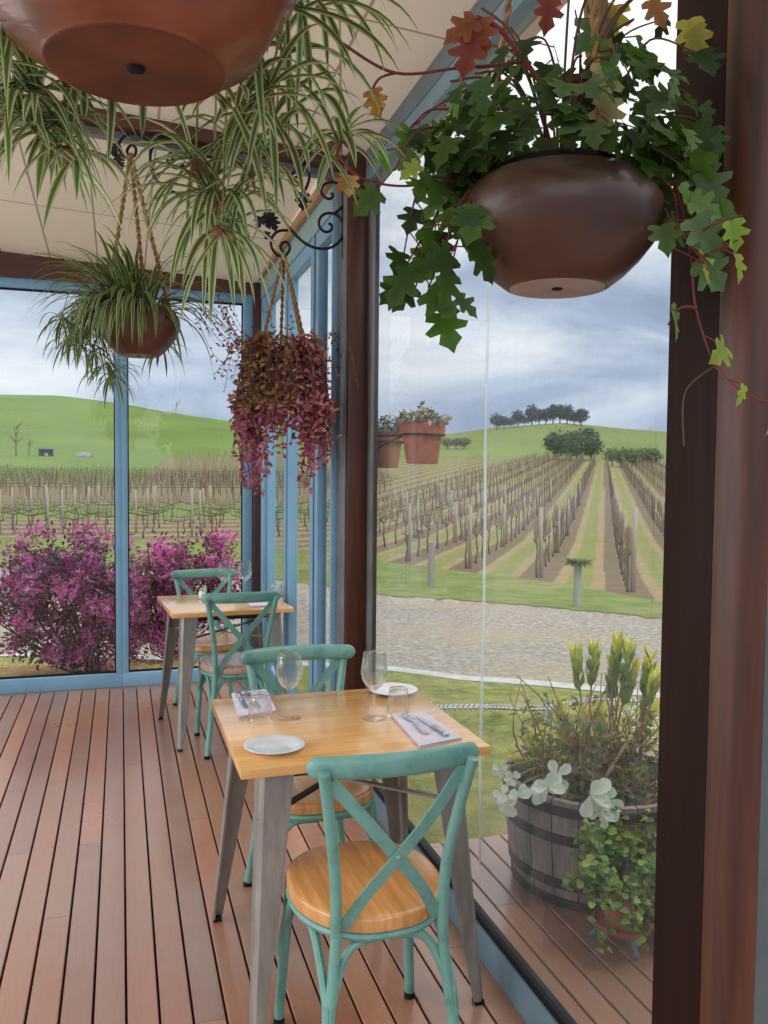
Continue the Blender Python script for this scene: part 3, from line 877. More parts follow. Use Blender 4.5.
# ------------------------------------------------------------------ dining chairs
def superell(a, b, n, k, N=40):
    t = 2*PI*k/N; c, s = math.cos(t), math.sin(t)
    return V((a*abs(c)**(2/n)*(1 if c >= 0 else -1), b*abs(s)**(2/n)*(1 if s >= 0 else -1), 0))
def make_chair(label, seatmat):
    root = empty('dining_chair', (0, 0, 0), label=label, cat_='chair')
    N = 48
    # seat: narrower at the back
    def outl(k, off=0):
        p = superell(.198+off, .215+off, 2.5, k, N)
        if p.y < 0: p.x *= 1-.16*(p.y/-.215)**1.5
        return p
    mb = MB(); rings = []
    for off, z in ((-.012, .426), (0, .430), (0, .457), (-.004, .4625), (-.012, .4645), (-.08, .4630), (-.14, .462)):
        rings.append([mb.vert(outl(k, off)+V((0, 0, z))) for k in range(N)])
    for a, b in zip(rings, rings[1:]):
        for k in range(N): mb.face((a[k], a[(k+1) % N], b[(k+1) % N], b[k]))
    mb.face(rings[0][::-1]); mb.face(rings[-1])
    mb.build('seat', seatmat, root, angle=50)
    mb = MB()
    mb.tube([outl(k, -.009)+V((0, 0, .4165)) for k in range(N+1)], .0110, 8, cap=False)
    mb.build('seat_ring', M['teal'], root)
    # back legs run up into the back posts
    for s in (-1, 1):
        mb = MB()
        pts = cat([V((s*.182, -.250, .012)), V((s*.164, -.224, .15)), V((s*.142, -.206, .32)), V((s*.134, -.203, .45)), V((s*.140, -.212, .58)), V((s*.160, -.236, .72)), V((s*.181, -.262, .842))], 6)
        mb.tube(pts, [.0150]*8+[.0142]*(len(pts)-8), 12)
        lg = mb.build('back_leg', M['teal'], root)
        mb = MB(); mb.tube([(s*.182, -.250, 0), (s*.182, -.250, .018)], .0158, 12); mb.build('foot_cap', M['rubber'], lg)
        mb = MB()
        pts = cat([V((s*.191, .168, .012)), V((s*.184, .160, .15)), V((s*.172, .148, .32)), V((s*.166, .140, .418))], 5)
        mb.tube(pts, .0145, 12)
        lg = mb.build('front_leg', M['teal'], root)
        mb = MB(); mb.tube([(s*.191, .168, 0), (s*.191, .168, .018)], .0155, 12); mb.build('foot_cap', M['rubber'], lg)
    # top rail: deep curved bentwood band with round ends
    mb = MB(); n = 34; rows = []; S = 16
    for i in range(n+1):
        u = -math.cos(PI*i/n); x = .212*u
        y = -.262-.036*(1-u*u)+.038
        e = (1-max(0, abs(u)-.9)/.1*.0)
        hh = .026+.003*(1-u*u)
        end = math.sqrt(max(0, 1-((abs(u)-.88)/.12)**2)) if abs(u) > .88 else 1
        end = max(end, .08)
        cz = .845+.001*(1-u*u)
        rows.append([mb.vert((x, y+.016*math.cos(2*PI*k/S)*max(end, .5), cz+hh*end*math.copysign(abs(math.sin(2*PI*k/S))**.75, math.sin(2*PI*k/S)))) for k in range(S)])
    for a, b in zip(rows, rows[1:]):
        for k in range(S): mb.face((a[k], a[(k+1) % S], b[(k+1) % S], b[k]))
    mb.face(rows[0][::-1]); mb.face(rows[-1])
    mb.build('top_rail', M['teal'], root, angle=60)
    # crossed flat straps with a rivet
    for s in (-1, 1):
        mb = MB()
        pts = cat([V((s*.162, -.250, .818)), V((s*.08, -.260-.004*s, .72)), V((-s*.0, -.248-.004*s, .622)), V((-s*.07, -.226, .53)), V((-s*.118, -.200, .445))], 6)
        mb.bar(pts, .030, .004, (0, 1, .15)); mb.build('cross_strap', M['teal'], root)
    mb = MB(); mb.bm_add(lambda bm: bmesh.ops.create_uvsphere(bm, u_segments=10, v_segments=6, radius=.007)); mb.build('rivet', M['teal'], root, loc=(0, -.255, .624))
    # bent hoops between the legs
    hoops = [((-.158, -.222, .18), (-.150, -.215, .26), (-.105, -.19, .375), (-.045, -.182, .400), (.045, -.182, .400), (.105, -.19, .375), (.150, -.215, .26), (.158, -.222, .18)),
             ((-.186, .160, .20), (-.174, .156, .28), (-.115, .168, .385), (-.045, .178, .400), (.045, .178, .400), (.115, .168, .385), (.174, .156, .28), (.186, .160, .20))]
    for s in (-1, 1):
        hoops.append(((s*.163, -.222, .20), (s*.158, -.205, .28), (s*.160, -.11, .385), (s*.165, -.05, .400), (s*.167, .04, .400), (s*.17, .09, .385), (s*.183, .148, .28), (s*.188, .160, .20)))
    for h in hoops:
        mb = MB(); mb.tube(cat([V(p) for p in h], 5), .0112, 8); mb.build('hoop', M['teal'], root)
    return root
ch1 = make_chair('teal crossback chair with an oak seat, its back to the camera at the near table', M['oakseat'])
ch1.location = (.603, 2.083, 0); ch1.rotation_euler = (0, 0, R(1.5))
ch2 = dup(ch1); ch2.location = (.622, 2.80, 0); ch2.rotation_euler = (0, 0, R(181))
ch2['label'] = 'teal crossback chair tucked behind the near table, facing the camera across the two wine glasses'
ch3 = make_chair('teal crossback chair with a worn greyish seat at the near side of the far table', M['oakgrey'])
ch3.location = (.603, 4.725, 0); ch3.rotation_euler = (0, 0, R(1))
ch4 = dup(ch1); ch4.location = (.53, 5.33, 0); ch4.rotation_euler = (0, 0, R(184.6))
ch4['label'] = 'teal crossback chair behind the far table, against the front window'

# ------------------------------------------------------------------ tables
def make_table(label):
    a = .35
    root = empty('dining_table', (0, 0, 0), label=label, cat_='table')
    mb = MB(); mb.box((-a, -a, .723), (a, a, .75), .003); mb.build('tabletop', M['oak'], root)
    mb = MB(); q = .262
    for s in (-1, 1):
        mb.box((-q, s*q-.01, .69), (q, s*q+.01, .722)); mb.box((s*q-.01, -q, .69), (s*q+.01, q, .722))
    mb.build('apron', M['darksteel'], root)
    for sx in (-1, 1):
        for sy in (-1, 1):
            mb = MB(); rings = []
            for z, c, w in ((.722, .288, .092), (.70, .290, .090), (.55, .302, .080), (.30, .322, .060), (.10, .339, .042), (.012, .346, .034)):
                t = .006; k = .012
                # folded sheet, outside corner chamfered
                P = [(c-w, c), (c-k, c), (c, c-k), (c, c-w), (c-t, c-w), (c-t, c-k-.003), (c-k-.003, c-t), (c-w, c-t)]
                rings.append([mb.vert((sx*(x-(.025*(1-z/.722) if sx+sy < -1 else 0)), sy*y, z)) for x, y in P])
            for A, B in zip(rings, rings[1:]):
                for i in range(8):
                    f = (A[i], A[(i+1) % 8], B[(i+1) % 8], B[i]); mb.face(f if sx*sy > 0 else f[::-1])
            mb.face(rings[0]); mb.face(rings[-1][::-1])
            lg = mb.build('leg', M['steel'], root, angle=25)
            mb = MB(); kx = sx*.331+(.0245 if sx+sy < -1 else 0); mb.box((kx-.0145, sy*.331-.0145, 0), (kx+.0145, sy*.331+.0145, .014), .003); mb.build('foot_cap', M['rubber'], lg)
    for s in (-1, 1):
        mb = MB(); mb.bar([(-.288, s*-.288, .58+.006*s), (.288, s*.288, .58+.006*s)], .022, .006, (0, 0, 1)); mb.build('cross_brace', M['darksteel'] if s > 0 else M['steel'], root)
    return root
t1 = make_table('near square oak table on tapered steel legs, set with two plates')
th = .0073
t1.location = (.2891+.35*math.cos(th)-.35*math.sin(th), 2.1517+.35*math.cos(th)+.35*math.sin(th), 0); t1.rotation_euler = (0, 0, th)
t2 = dup(t1); t2['label'] = 'far square oak table beside the pink shrubs and folding glass doors'
th2 = R(4.6)
t2.location = (.243+.35*math.cos(th2)-.35*math.sin(th2), 4.60+.35*math.cos(th2)+.35*math.sin(th2), 0); t2.rotation_euler = (0, 0, th2); t2.scale = (.955, .955, 1)

# ------------------------------------------------------------------ table settings
T = .7503
def make_wine(label, p):
    o = empty('wine_glass', p, label=label, cat_='wine glass')
    mb = MB(); mb.lathe([(.0, .003), (.034, .0015), (.036, .0005), (.036, .0022), (.02, .004), (.007, .008), (.0045, .014)], 32); mb.build('foot', M['drink'], o, angle=0)
    mb = MB(); mb.lathe([(.0045, .014), (.0036, .03), (.0034, .06), (.004, .08), (.0065, .090)], 16); mb.build('stem', M['drink'], o, angle=0)
    mb = MB(); mb.lathe([(.001, .088), (.012, .092), (.026, .104), (.037, .122), (.0415, .142), (.040, .165), (.036, .190), (.0335, .208), (.0328, .2085), (.0325, .2075), (.035, .19), (.039, .165), (.0403, .142), (.036, .123), (.025, .106), (.010, .095), (.001, .093)], 36); mb.build('bowl', M['drink'], o, angle=0)
    return o
def make_tumbler(label, p):
    o = empty('tumbler', p, label=label, cat_='tumbler')
    mb = MB(); N = 40
    prof = [(.036, .0), (.039, .0), (.0385, .004), (.034, .05), (.0305, .078), (.029, .084), (.026, .086), (.0015, .0855), (.0015, .077), (.024, .0765), (.0275, .074), (.0312, .05), (.0355, .004), (.036, 0)]
    rings = []
    for i, (r, z) in enumerate(prof):
        fl_ = .035 if i in (3, 4) else 0.0
        rings.append([mb.vert((r*(1+fl_*math.cos(10*2*PI*k/N))*math.cos(2*PI*k/N), r*(1+fl_*math.cos(10*2*PI*k/N))*math.sin(2*PI*k/N), z)) for k in range(N)])
    for A, B in zip(rings, rings[1:]):
        for k in range(N): mb.face((A[k], A[(k+1) % N], B[(k+1) % N], B[k]))
    mb.build('wall', M['drink'], o, angle=60)
    mb = MB(); mb.lathe([(.0385, .0035), (.0397, .002), (.0392, .0), (.0362, 0)], 40); mb.build('rim', M['drink'], o, angle=0)
    return o
make_wine('stemmed wine glass beside the tumbler and folded napkin on the near table', (.495, 2.571, T))
make_wine('stemmed wine glass in front of the far white plate on the near table', (.747, 2.497, T))
make_tumbler('upturned water tumbler behind the front white plate on the near table', (.404, 2.565, T))
make_tumbler('upturned water tumbler at the window edge of the near table, above the napkin with fork', (.832, 2.515, T))
def make_plate(label, p):
    o = empty('side_plate', p, label=label, cat_='plate')
    mb = MB(); mb.lathe([(.0005, .002), (.045, .002), (.05, 0), (.054, .001), (.062, .005), (.083, .012), (.0845, .0135), (.083, .0145), (.064, .0085), (.056, .0055), (.0005, .005)], 56)
    mb.build('dish', M['china'], o, angle=0); return o
make_plate('round white plate at the front corner of the near table', (.400, 2.292, T))
make_plate('round white plate at the window corner, partly hidden by a wine glass', (.90, 2.775, T))
def make_napkin(label, P, z=T, th=.010):
    """folded linen; P four corners"""
    mb = MB(); r = random.Random(int(P[0][0]*1000)); n = 10
    def q(u, v): 
        a = V((*P[0], 0)).lerp(V((*P[1], 0)), u); b = V((*P[3], 0)).lerp(V((*P[2], 0)), u); return a.lerp(b, v)
    for lay in range(2):
        z0 = z+lay*th/2; z1 = z0+th/2-.0006; ins = .01*lay*.5
        top = [[mb.vert(q(ins+(1-2*ins)*i/n, ins+(1-2*ins)*j/n)+V((0, 0, z1-(.0012 if i in (0, n) or j in (0, n) else 0)+r.uniform(-.0003, .0003)))) for j in range(n+1)] for i in range(n+1)]
        bot = [[mb.vert(q(ins+(1-2*ins)*i/n, ins+(1-2*ins)*j/n)+V((0, 0, z0+.0004))) for j in range(n+1)] for i in range(n+1)]
        for i in range(n):
            for j in range(n):
                mb.face((top[i][j], top[i+1][j], top[i+1][j+1], top[i][j+1])); mb.face((bot[i][j], bot[i][j+1], bot[i+1][j+1], bot[i+1][j]))
        for i in range(n):
            mb.face((bot[i][0], bot[i+1][0], top[i+1][0], top[i][0])); mb.face((top[i][n], top[i+1][n], bot[i+1][n], bot[i][n]))
            mb.face((bot[0][i+1], bot[0][i], top[0][i], top[0][i+1])); mb.face((bot[n][i], bot[n][i+1], top[n][i+1], top[n][i]))
    return tag(mb.build('napkin', M['linen'], angle=60), label, 'napkin')
make_napkin('folded white napkin with cutlery behind a tumbler on the near table', [(.343, 2.60), (.468, 2.64), (.478, 2.905), (.356, 2.885)])
make_napkin('folded white napkin with fork and knife at the window edge of the near table', [(.787, 2.184), (.93, 2.225), (.917, 2.495), (.806, 2.503)])
Z2 = T+.0098
def make_fork(label, a, b, z=Z2):
    """a = tine end, b = handle end"""
    a, b = V((*a, 0)), V((*b, 0)); d = (a-b); L = d.length; rz = math.atan2(d.y, d.x)
    o = empty('fork', (b.x, b.y, z), rz, label=label, cat_='fork')
    mb = MB(); S = L/.20
    out = [(0, .009), (.01, .0105), (.05, .008), (.10, .0035), (.125, .0035), (.135, .008), (.145, .0115), (.155, .0120)]
    hz = lambda x: .0015+.012*math.sin(min(1, x/.13)*PI)*.5+.002
    rows = [[mb.vert((x*S, s*w, hz(x)+dz)) for s in (-1, 1) for dz in (-.001, .001)] for x, w in out]
    for A, B in zip(rows, rows[1:]):
        for f in ((A[1], A[3], B[3], B[1]), (A[0], B[0], B[2], A[2]), (A[0], A[1], B[1], B[0]), (A[2], B[2], B[3], A[3])): mb.face(f)
    mb.face((rows[0][0], rows[0][2], rows[0][3], rows[0][1]))
    mb.build('handle', M['cutlery'], o, angle=50)
    mb = MB()
    for k in range(4):
        y = -.0095+k*.0063
        mb.bar([(.153*S, y, hz(.155)), (.175*S, y, .0030), (.20*S, y*.92, .0045)], .0034, .0018, (0, 0, 1))
    mb.build('tines', M['cutlery'], o, angle=40); return o
def make_knife(label, a, b, z=Z2):
    a, b = V((*a, 0)), V((*b, 0)); d = (a-b); L = d.length; rz = math.atan2(d.y, d.x)
    o = empty('knife', (b.x, b.y, z), rz, label=label, cat_='knife')
    S = L/.21
    mb = MB(); mb.box((0, -.0085, .0005), (.095*S, .0085, .008), .0025); mb.build('handle', M['cutlery'], o)
    mb = MB()
    P = [(.093, -.007), (.125, -.0095), (.17, -.0095), (.20, -.004), (.21, .006), (.093, .006)]
    A = [mb.vert((x*S, y, .0025)) for x, y in P]; B = [mb.vert((x*S, y, .0042)) for x, y in P]
    mb.face(A[::-1]); mb.face(B)
    for i in range(6): mb.face((A[i], A[(i+1) % 6], B[(i+1) % 6], B[i]))
    mb.build('blade', M['cutlery'], o, smooth=False); return o
make_fork('steel fork on the napkin at the window edge of the near table', (.838, 2.478), (.838, 2.27))
make_knife('steel knife on the napkin at the window edge, beside the fork', (.868, 2.44), (.888, 2.235))
make_fork('steel fork on the napkin behind the tumbler on the near table', (.412, 2.665), (.403, 2.86))
make_knife('steel knife on the napkin behind the tumbler, beside the fork', (.378, 2.66), (.376, 2.86))
# far table
make_wine('wine glass on the far table nearer its salt shaker', (.594, 5.17, T))
make_wine('wine glass on the far table nearer the folding doors', (.725, 5.21, T))
o = empty('salt_shaker', (.46, 5.13, T), label='small white salt shaker on the far table', cat_='salt shaker')
mb = MB(); mb.lathe([(.018, 0), (.022, .004), (.022, .035), (.018, .045)], 20, capb=True, capt=True); mb.build('jar', M['china'], o)
mb = MB(); mb.lathe([(.0185, .045), (.0185, .055), (.012, .062)], 20, capt=True, capb=True); mb.build('cap', M['cutlery'], o)
make_napkin('white napkin at the window side of the far table, with an upturned tumbler', [(.74, 5.02), (.86, 5.03), (.85, 5.24), (.735, 5.22)])
make_napkin('white napkin on the far table just behind the worn grey chair', [(.69, 4.72), (.80, 4.73), (.79, 4.95), (.685, 4.94)])
make_tumbler('upturned tumbler at the window side of the far table', (.90, 5.08, T))

# ------------------------------------------------------------------ hanging plants
def bowl_profile(s, h=.225):
    k = s/.182
    return [(.001, .0), (.086, .0), (.092, .003), (.118, .026), (.143, .055), (.165, .088), (.178, .118), (.182, .14), (.178, .168), (.160, .198), (.138, .216), (.126, .222), (.120, .220), (.128, .208), (.150, .185), (.15, .165)], k
def make_bowl(parent, s, mat, basem, n=56, base=None, zs=1):
    P, k = bowl_profile(s)
    P = [(r_, z_*zs) for r_, z_ in P]
    br_ = base or .084
    if base: P = [P[0], (base, 0), (base+.004, .004), (.128, .026)]+P[4:]
    mb = MB(); mb.lathe([(r*k, z*k) for r, z in P[1:]], n); pot = mb.build('pot', mat, parent, angle=50)
    mb = MB(); mb.lathe([(.001, .0015), ((br_-.003)*k, -.001), (br_*k, -.0005), ((br_+.001)*k, .001)], 48); mb.build('pot_base', basem, pot, angle=0)
    mb = MB(); mb.lathe([(.0005, -.002), (.0085*k, -.002), (.0095*k, .001)], 20); mb.build('drain_hole', M['rubber'], pot, angle=0)
    mb = MB(); mb.lathe([(.001, .185*k*zs), (.08*k, .18*k*zs), (.142*k, .175*k*zs)], 32); mb.build('soil', M['soil'], parent, angle=0)
    return pot
def rope_between(mb, a, b, rad=.006, turns=None):
    a, b = V(a), V(b); L = (b-a).length; n = max(8, int(L/.008)); d = (b-a).normalized(); u = d.orthogonal().normalized(); w = d.cross(u)
    for s in (0, PI):
        pts = [a.lerp(b, i/n)+(u*math.cos(s+i/n*L/.03*PI)+w*math.sin(s+i/n*L/.03*PI))*rad*.75 for i in range(n+1)]
        mb.tube(pts, rad*.8, 5, cap=False)
PALE = srgb(206, 214, 160)
def strap_leaf(mb, p, az, elev, L, w, r, droop=1.0, ce=None, cc=None, n=9):
    """arching strap leaf from p"""
    d = V((math.cos(az)*math.cos(elev), math.sin(az)*math.cos(elev), math.sin(elev)))
    pts = [V(p)]; 
    for i in range(n):
        d = (d+V((0, 0, -droop*(.10+.05*i)*.9))).normalized()
        pts.append(pts[-1]+d*L/n)
    side = V((-math.sin(az), math.cos(az), 0))
    nrm = side.cross(d)
    # width runs along 'side'
    up = V((math.cos(az), math.sin(az), 0)).cross(side)
    mb.ribbon(pts, w, V((0, 0, 1)) if abs(d.z) < 1.1 else up, ce, cc)
def ribbon_fix(mb, p, az, elev, L, w, droop, ce, cc, n=9, twist=0):
    side = V((-math.sin(az+twist), math.cos(az+twist), 0))
    d = V((math.cos(az)*math.cos(elev), math.sin(az)*math.cos(elev), math.sin(elev)))
    p = V(p); rows = []
    for i in range(n+1):
        t = i/n
        ww = w*.5*(.6+.8*t if t < .45 else .96*(1-((t-.45)/.55)**1.8)+.02)
        nn = side.cross(d).normalized()
        row = []
        for x, cx in ((-1, ce), (-.52, ce), (-.5, cc), (0, cc), (.5, cc), (.52, ce), (1, ce)):
            row.append(mb.vert(p+side*ww*x-nn*(1-abs(x))*ww*.35, cx))
        rows.append(row)
        d = (d+V((0, 0, -droop*(.07+.03*i)))).normalized()
        p = p+d*L/n
    for A, B in zip(rows, rows[1:]):
        for k in range(6): mb.face((A[k], A[k+1], B[k+1], B[k]))
def rosette(mb, p, n, L, w, r, gmid, gedge, elev=(.1, 1.2), droop=1.0, bias=None):
    for i in range(n):
        az = r.uniform(0, 2*PI) if bias is None else bias+r.gauss(0, .9)
        g1 = jit(gmid, .2, r); g2 = jit(gedge, .12, r)
        ribbon_fix(mb, V(p)+V((r.gauss(0, .006), r.gauss(0, .006), r.gauss(0, .006))), az, r.uniform(*elev), L*r.uniform(.65, 1.15), w*r.uniform(.75, 1.2), droop*r.uniform(.7, 1.3), g2, g1, twist=r.uniform(-.3, .3))
GM, GE = srgb(100, 128, 60), srgb(196, 204, 154)
GM2, GE2 = srgb(76, 100, 48), srgb(150, 164, 104)

# --- A: large red-brown bowl with spider plant and runners
pa = at(136, 69, .86); 
A_ = empty('hanging_spider_plant', pa, label='large red-brown hanging bowl seen from below with a trailing variegated spider plant', cat_='hanging plant')
make_bowl(A_, .178, M['redbrown'], M['redbase'], 72, base=.090)
rp = random.Random(31)
mb = MB()
for a in (.3, 2.4, 4.5): rope_between(mb, (math.cos(a)*.135, math.sin(a)*.135, .19), (0, 0, zn(pa.x)-pa.z-.02))
mb.build('rope', M['rope'], A_)
mb = MB(); rosette(mb, (0, 0, .20), 34, .30, .014, rp, GM, GE, (.7, 1.4), .7); mb.build('foliage', M['strap'], A_, angle=0)
# runners with plantlets: (pixel, depth, leaves, length)
PL = [((6, 58), .92, 16, .14), ((28, 86), .97, 26, .15), ((14, 118), 1.0, 22, .14), ((40, 128), 1.0, 30, .15), ((66, 116), 1.02, 16, .13), ((70, 148), 1.02, 10, .11), ((10, 30), .95, 14, .15), ((40, 60), 1.0, 14, .13),
      ((236, 112), 1.02, 16, .13), ((268, 88), 1.0, 18, .14), ((196, 160), 1.12, 18, .14), ((214, 196), 1.15, 40, .16), ((222, 226), 1.12, 20, .14), ((252, 172), 1.12, 20, .15), ((276, 124), 1.1, 20, .14),
      ((292, 4), .98, 18, .14), ((318, -4), 1.02, 16, .13), ((340, 138), 1.12, 22, .11), ((284, 50), 1.05, 12, .13)]
for i, ((px, py), t, n, L) in enumerate(PL):
    p = at(px, py, t)-pa
    mb = MB(); rosette(mb, p, n, L, .0115, rp, GM, GE, (-.6, 1.25), 1.15 if py > 150 else 1.0)
    pl = mb.build('plantlet', M['strap'], A_, angle=0)
    mb = MB(); mb.cur = srgb(176, 152, 100)
    a0 = math.atan2(p.y, p.x); k = V((math.cos(a0)*.12, math.sin(a0)*.12, .22))
    m = (k+p)/2+V((math.cos(a0)*.08, math.sin(a0)*.08, .12))
    mb.tube(cat([k, m, p], 8), .0016, 5); mb.build('runner', M['twig'], pl)
    if py > 130:
        mb = MB()
        for q in range(9):
            mb.cur = jit(srgb(150, 108, 78), .2, rp)
            mb.tube([p, p+V((rp.uniform(-.02, .02), rp.uniform(-.02, .02), -rp.uniform(.005, .03)))], [.003, .001], 4)
        mb.build('roots', M['twig'], pl)
# broad blades hanging straight down past the rim
mb = MB()
for (x0, y0, x1, y1, t, w) in ((112, 98, 108, 164, .97, .0105), (84, 95, 84, 118, .97, .010), (258, 64, 266, 150, .98, .0105), (143, 100, 142, 138, 1.02, .009), (300, 40, 296, 108, 1.0, .009), (410, 0, 404, 0, 1, .001)):
    if x0 == 410: continue
    a, b = at(x0, y0, t)-pa, at(x1, y1, t)-pa
    top = a+V((0, .0, .12))
    pts = cat([top, a, b], 6)
    mb.ribbon(pts, w, V((rp.uniform(-.2, .2), -1, 0)), jit(GE, .1, rp), jit(srgb(96, 126, 56), .1, rp))
mb.build('foliage', M['strap'], A_, angle=0)

# --- D: bronze bowl with grape ivy
pd = at(557, 289, 1.45)
D_ = empty('hanging_ivy', pd, label='bronze hanging bowl with lobed green ivy before the big window', cat_='hanging plant')
make_bowl(D_, .174, M['bronze'], M['base'], 72, zs=.86)
mb = MB(); mb.cur = srgb(140, 108, 70)
rd = random.Random(17)
for a in (.6, 2.7, 4.8): rope_between(mb, (math.cos(a)*.13, math.sin(a)*.115, .178), (0, 0, zn(pd.x)-pd.z-.03), .005)
mb.build('rope', M['rope'], D_)
mb = MB(); mb.lathe([(.112, .176), (.115, .188), (.121, .190), (.124, .182)], 40); mb.build('inner_liner', M['rubber'], D_)
LOBE = [(0, 0), (.16, -.04), (.38, .0), (.46, .16), (.24, .24), (.56, .46), (.46, .58), (.19, .54), (.30, .78), (.12, .90), (0, 1.08)]
def lobed(mb, p, d, n, s, c, r, droop=.25, metal=False):
    d = V(d).normalized(); n = V(n); n = n-d*n.dot(d)
    n = n.normalized() if n.length > 1e-5 else d.orthogonal().normalized()
    a = d.cross(n)
    c2 = tuple(x*.78 for x in c)
    cv = r.uniform(.1, droop); fold = r.uniform(.02, .3)
    P3 = lambda x, y: p+a*(x*s)+d*(y*s)+n*(-s*cv*y*y+s*fold*abs(x))
    mid = [mb.vert(P3(0, y), c2) for y in (.0, .22, .5, .8, 1.06)]
    for sg in (1, -1):
        e = [mb.vert(P3(x*sg, y), jit(c, .06, r)) for x, y in LOBE[1:-1]]
        # fan: margins to midrib
        seq = [(mid[0], e[0], mid[1]), (e[0], e[1], mid[1]), (e[1], e[2], mid[1]), (e[2], e[3], mid[1]), (mid[1], e[3], e[4]), (mid[1], e[4], mid[2]), (e[4], e[5], e[6]), (e[4], e[6], mid[2]), (mid[2], e[6], mid[3]), (e[6], e[7], mid[3]), (e[7], e[8], mid[3]), (mid[3], e[8], mid[4])]
        for f in seq: mb.face(f if sg > 0 else f[::-1])
ivg = [srgb(66, 94, 36), srgb(82, 116, 40), srgb(52, 74, 34), srgb(96, 132, 50), srgb(98, 126, 76), srgb(54, 80, 30), srgb(72, 102, 38)]
lfm = MB(); stm = MB()
def ivy_strand(pts, dens, s, cols, side=None, r=rd, rad=.0025, off=.05, scol=srgb(112, 60, 50)):
    pts = cat([V(p) for p in pts], 7); stm.cur = scol
    stm.tube(pts, [lerp(rad, rad*.5, i/(len(pts)-1)) for i in range(len(pts))], 6)
    L = sum((b-a).length for a, b in zip(pts, pts[1:])); n = max(1, int(L*dens))
    for i in range(n):
        t = (i+.6)/n*(len(pts)-1); k = min(int(t), len(pts)-2); p = pts[k].lerp(pts[k+1], t-k)
        u = V((r.gauss(0, 1), r.gauss(0, 1)*.7-.5, r.uniform(-1.3, .1))).normalized()
        e = p+u*off*r.uniform(.5, 1.2)
        stm.tube([p, e], .0012, 4, cap=False)
        lobed(lfm, e, V((r.gauss(0, .7), r.gauss(0, .5)-.2, -1)), V((r.gauss(0, .6), -1, r.uniform(.1, .9))), s*r.uniform(.6, 1.2), jit(r.choice(cols), .18, r), r)
def dp(x, y, t=1.55): return at(x, y, t-.08)-pd
# dome of foliage above the rim
for i in range(230):
    a = rd.uniform(0, 2*PI); rr = .03+.19*math.sqrt(rd.random()); z = .19+rd.random()**1.5*.26*(1.1-rr/.3)
    p = V((math.cos(a)*rr, math.sin(a)*rr, z))
    u = V((math.cos(a), math.sin(a), 0))
    lobed(lfm, p, u*rd.uniform(.2, 1)+V((rd.gauss(0, .4), rd.gauss(0, .4), -rd.uniform(.2, 1))), u*.8+V((rd.gauss(0, .3), rd.gauss(0, .3), .9)), rd.uniform(.034, .060), jit(rd.choice(ivg), .2, rd), rd)
for i in range(26):
    a = rd.uniform(0, 2*PI); stm.cur = srgb(96, 66, 48)
    q = V((math.cos(a)*rd.uniform(.1, .2), math.sin(a)*rd.uniform(.1, .2), rd.uniform(.3, .5)))
    stm.tube(cat([V((0, 0, .19)), q*.55+V((0, 0, .15)), q], 5), [.0022]*11, 5)
# trailing curtains: left of the pot and right of the pot
for (x0, y0, x1, y1, x2, y2, t, dn) in ((500, 160, 455, 170, 425, 250, 1.5, 34), (500, 140, 440, 150, 410, 215, 1.55, 30), (490, 150, 440, 210, 395, 285, 1.5, 26), (500, 170, 470, 200, 445, 295, 1.45, 28), (480, 130, 420, 130, 395, 170, 1.5, 26),
                                (500, 110, 450, 100, 415, 125, 1.55, 26), (490, 170, 450, 230, 430, 285, 1.5, 26), 
                                (495, 150, 430, 160, 402, 262, 1.52, 28), (500, 160, 448, 190, 412, 300, 1.5, 30), (490, 120, 430, 110, 400, 150, 1.55, 24), (500, 165, 462, 200, 440, 270, 1.46, 26), (640, 140, 690, 170, 700, 235, 1.48, 30), (635, 120, 695, 120, 712, 170, 1.52, 24), (630, 150, 680, 150, 692, 230, 1.5, 34), (630, 130, 690, 130, 702, 200, 1.55, 30), (640, 170, 672, 190, 678, 240, 1.45, 34), (630, 110, 680, 90, 705, 120, 1.55, 22), (640, 160, 670, 220, 672, 250, 1.42, 22), (620, 90, 650, 40, 690, 50, 1.5, 16), (600, 100, 620, 40, 660, 20, 1.55, 18), (560, 90, 545, 40, 520, 45, 1.5, 16), (580, 90, 580, 40, 575, 10, 1.5, 16), (590, 100, 600, 50, 625, 60, 1.45, 20)):
    ivy_strand([dp(x0, y0), dp(x1, y1, t), dp(x2, y2, t)], dn, .058, ivg)
bright = [srgb(150, 176, 62), srgb(128, 160, 54), srgb(164, 180, 76)]
# long runner on the right and its tendril
ivy_strand([dp(675, 180, 1.5), dp(690, 250, 1.42), dp(696, 310, 1.36), dp(714, 365, 1.34)], 7, .05, bright[:2]+ivg[3:4], off=.03)
ivy_strand([dp(690, 245, 1.4), dp(705, 262, 1.36), dp(712, 280, 1.35)], 22, .05, bright, off=.03)
ivy_strand([dp(714, 365, 1.34), dp(738, 388, 1.32), dp(768, 405, 1.30)], 22, .045, bright, off=.035)
ivy_strand([dp(690, 240, 1.4), dp(712, 225, 1.36), dp(742, 215, 1.34)], 22, .055, bright, off=.03)
ivy_strand([dp(692, 265, 1.4), dp(715, 250, 1.36), dp(738, 240, 1.34)], 16, .055, bright, off=.03)
ivy_strand([dp(697, 308, 1.36), dp(680, 308, 1.36), dp(668, 325, 1.36)], 24, .045, bright[1:2]+ivg[3:5], off=.025)
stm.cur = srgb(96, 72, 52)
stm.tube(cat([dp(714, 366, 1.34), dp(690, 385, 1.34), dp(683, 405, 1.34), dp(684, 446, 1.34)], 8), .0012, 5)
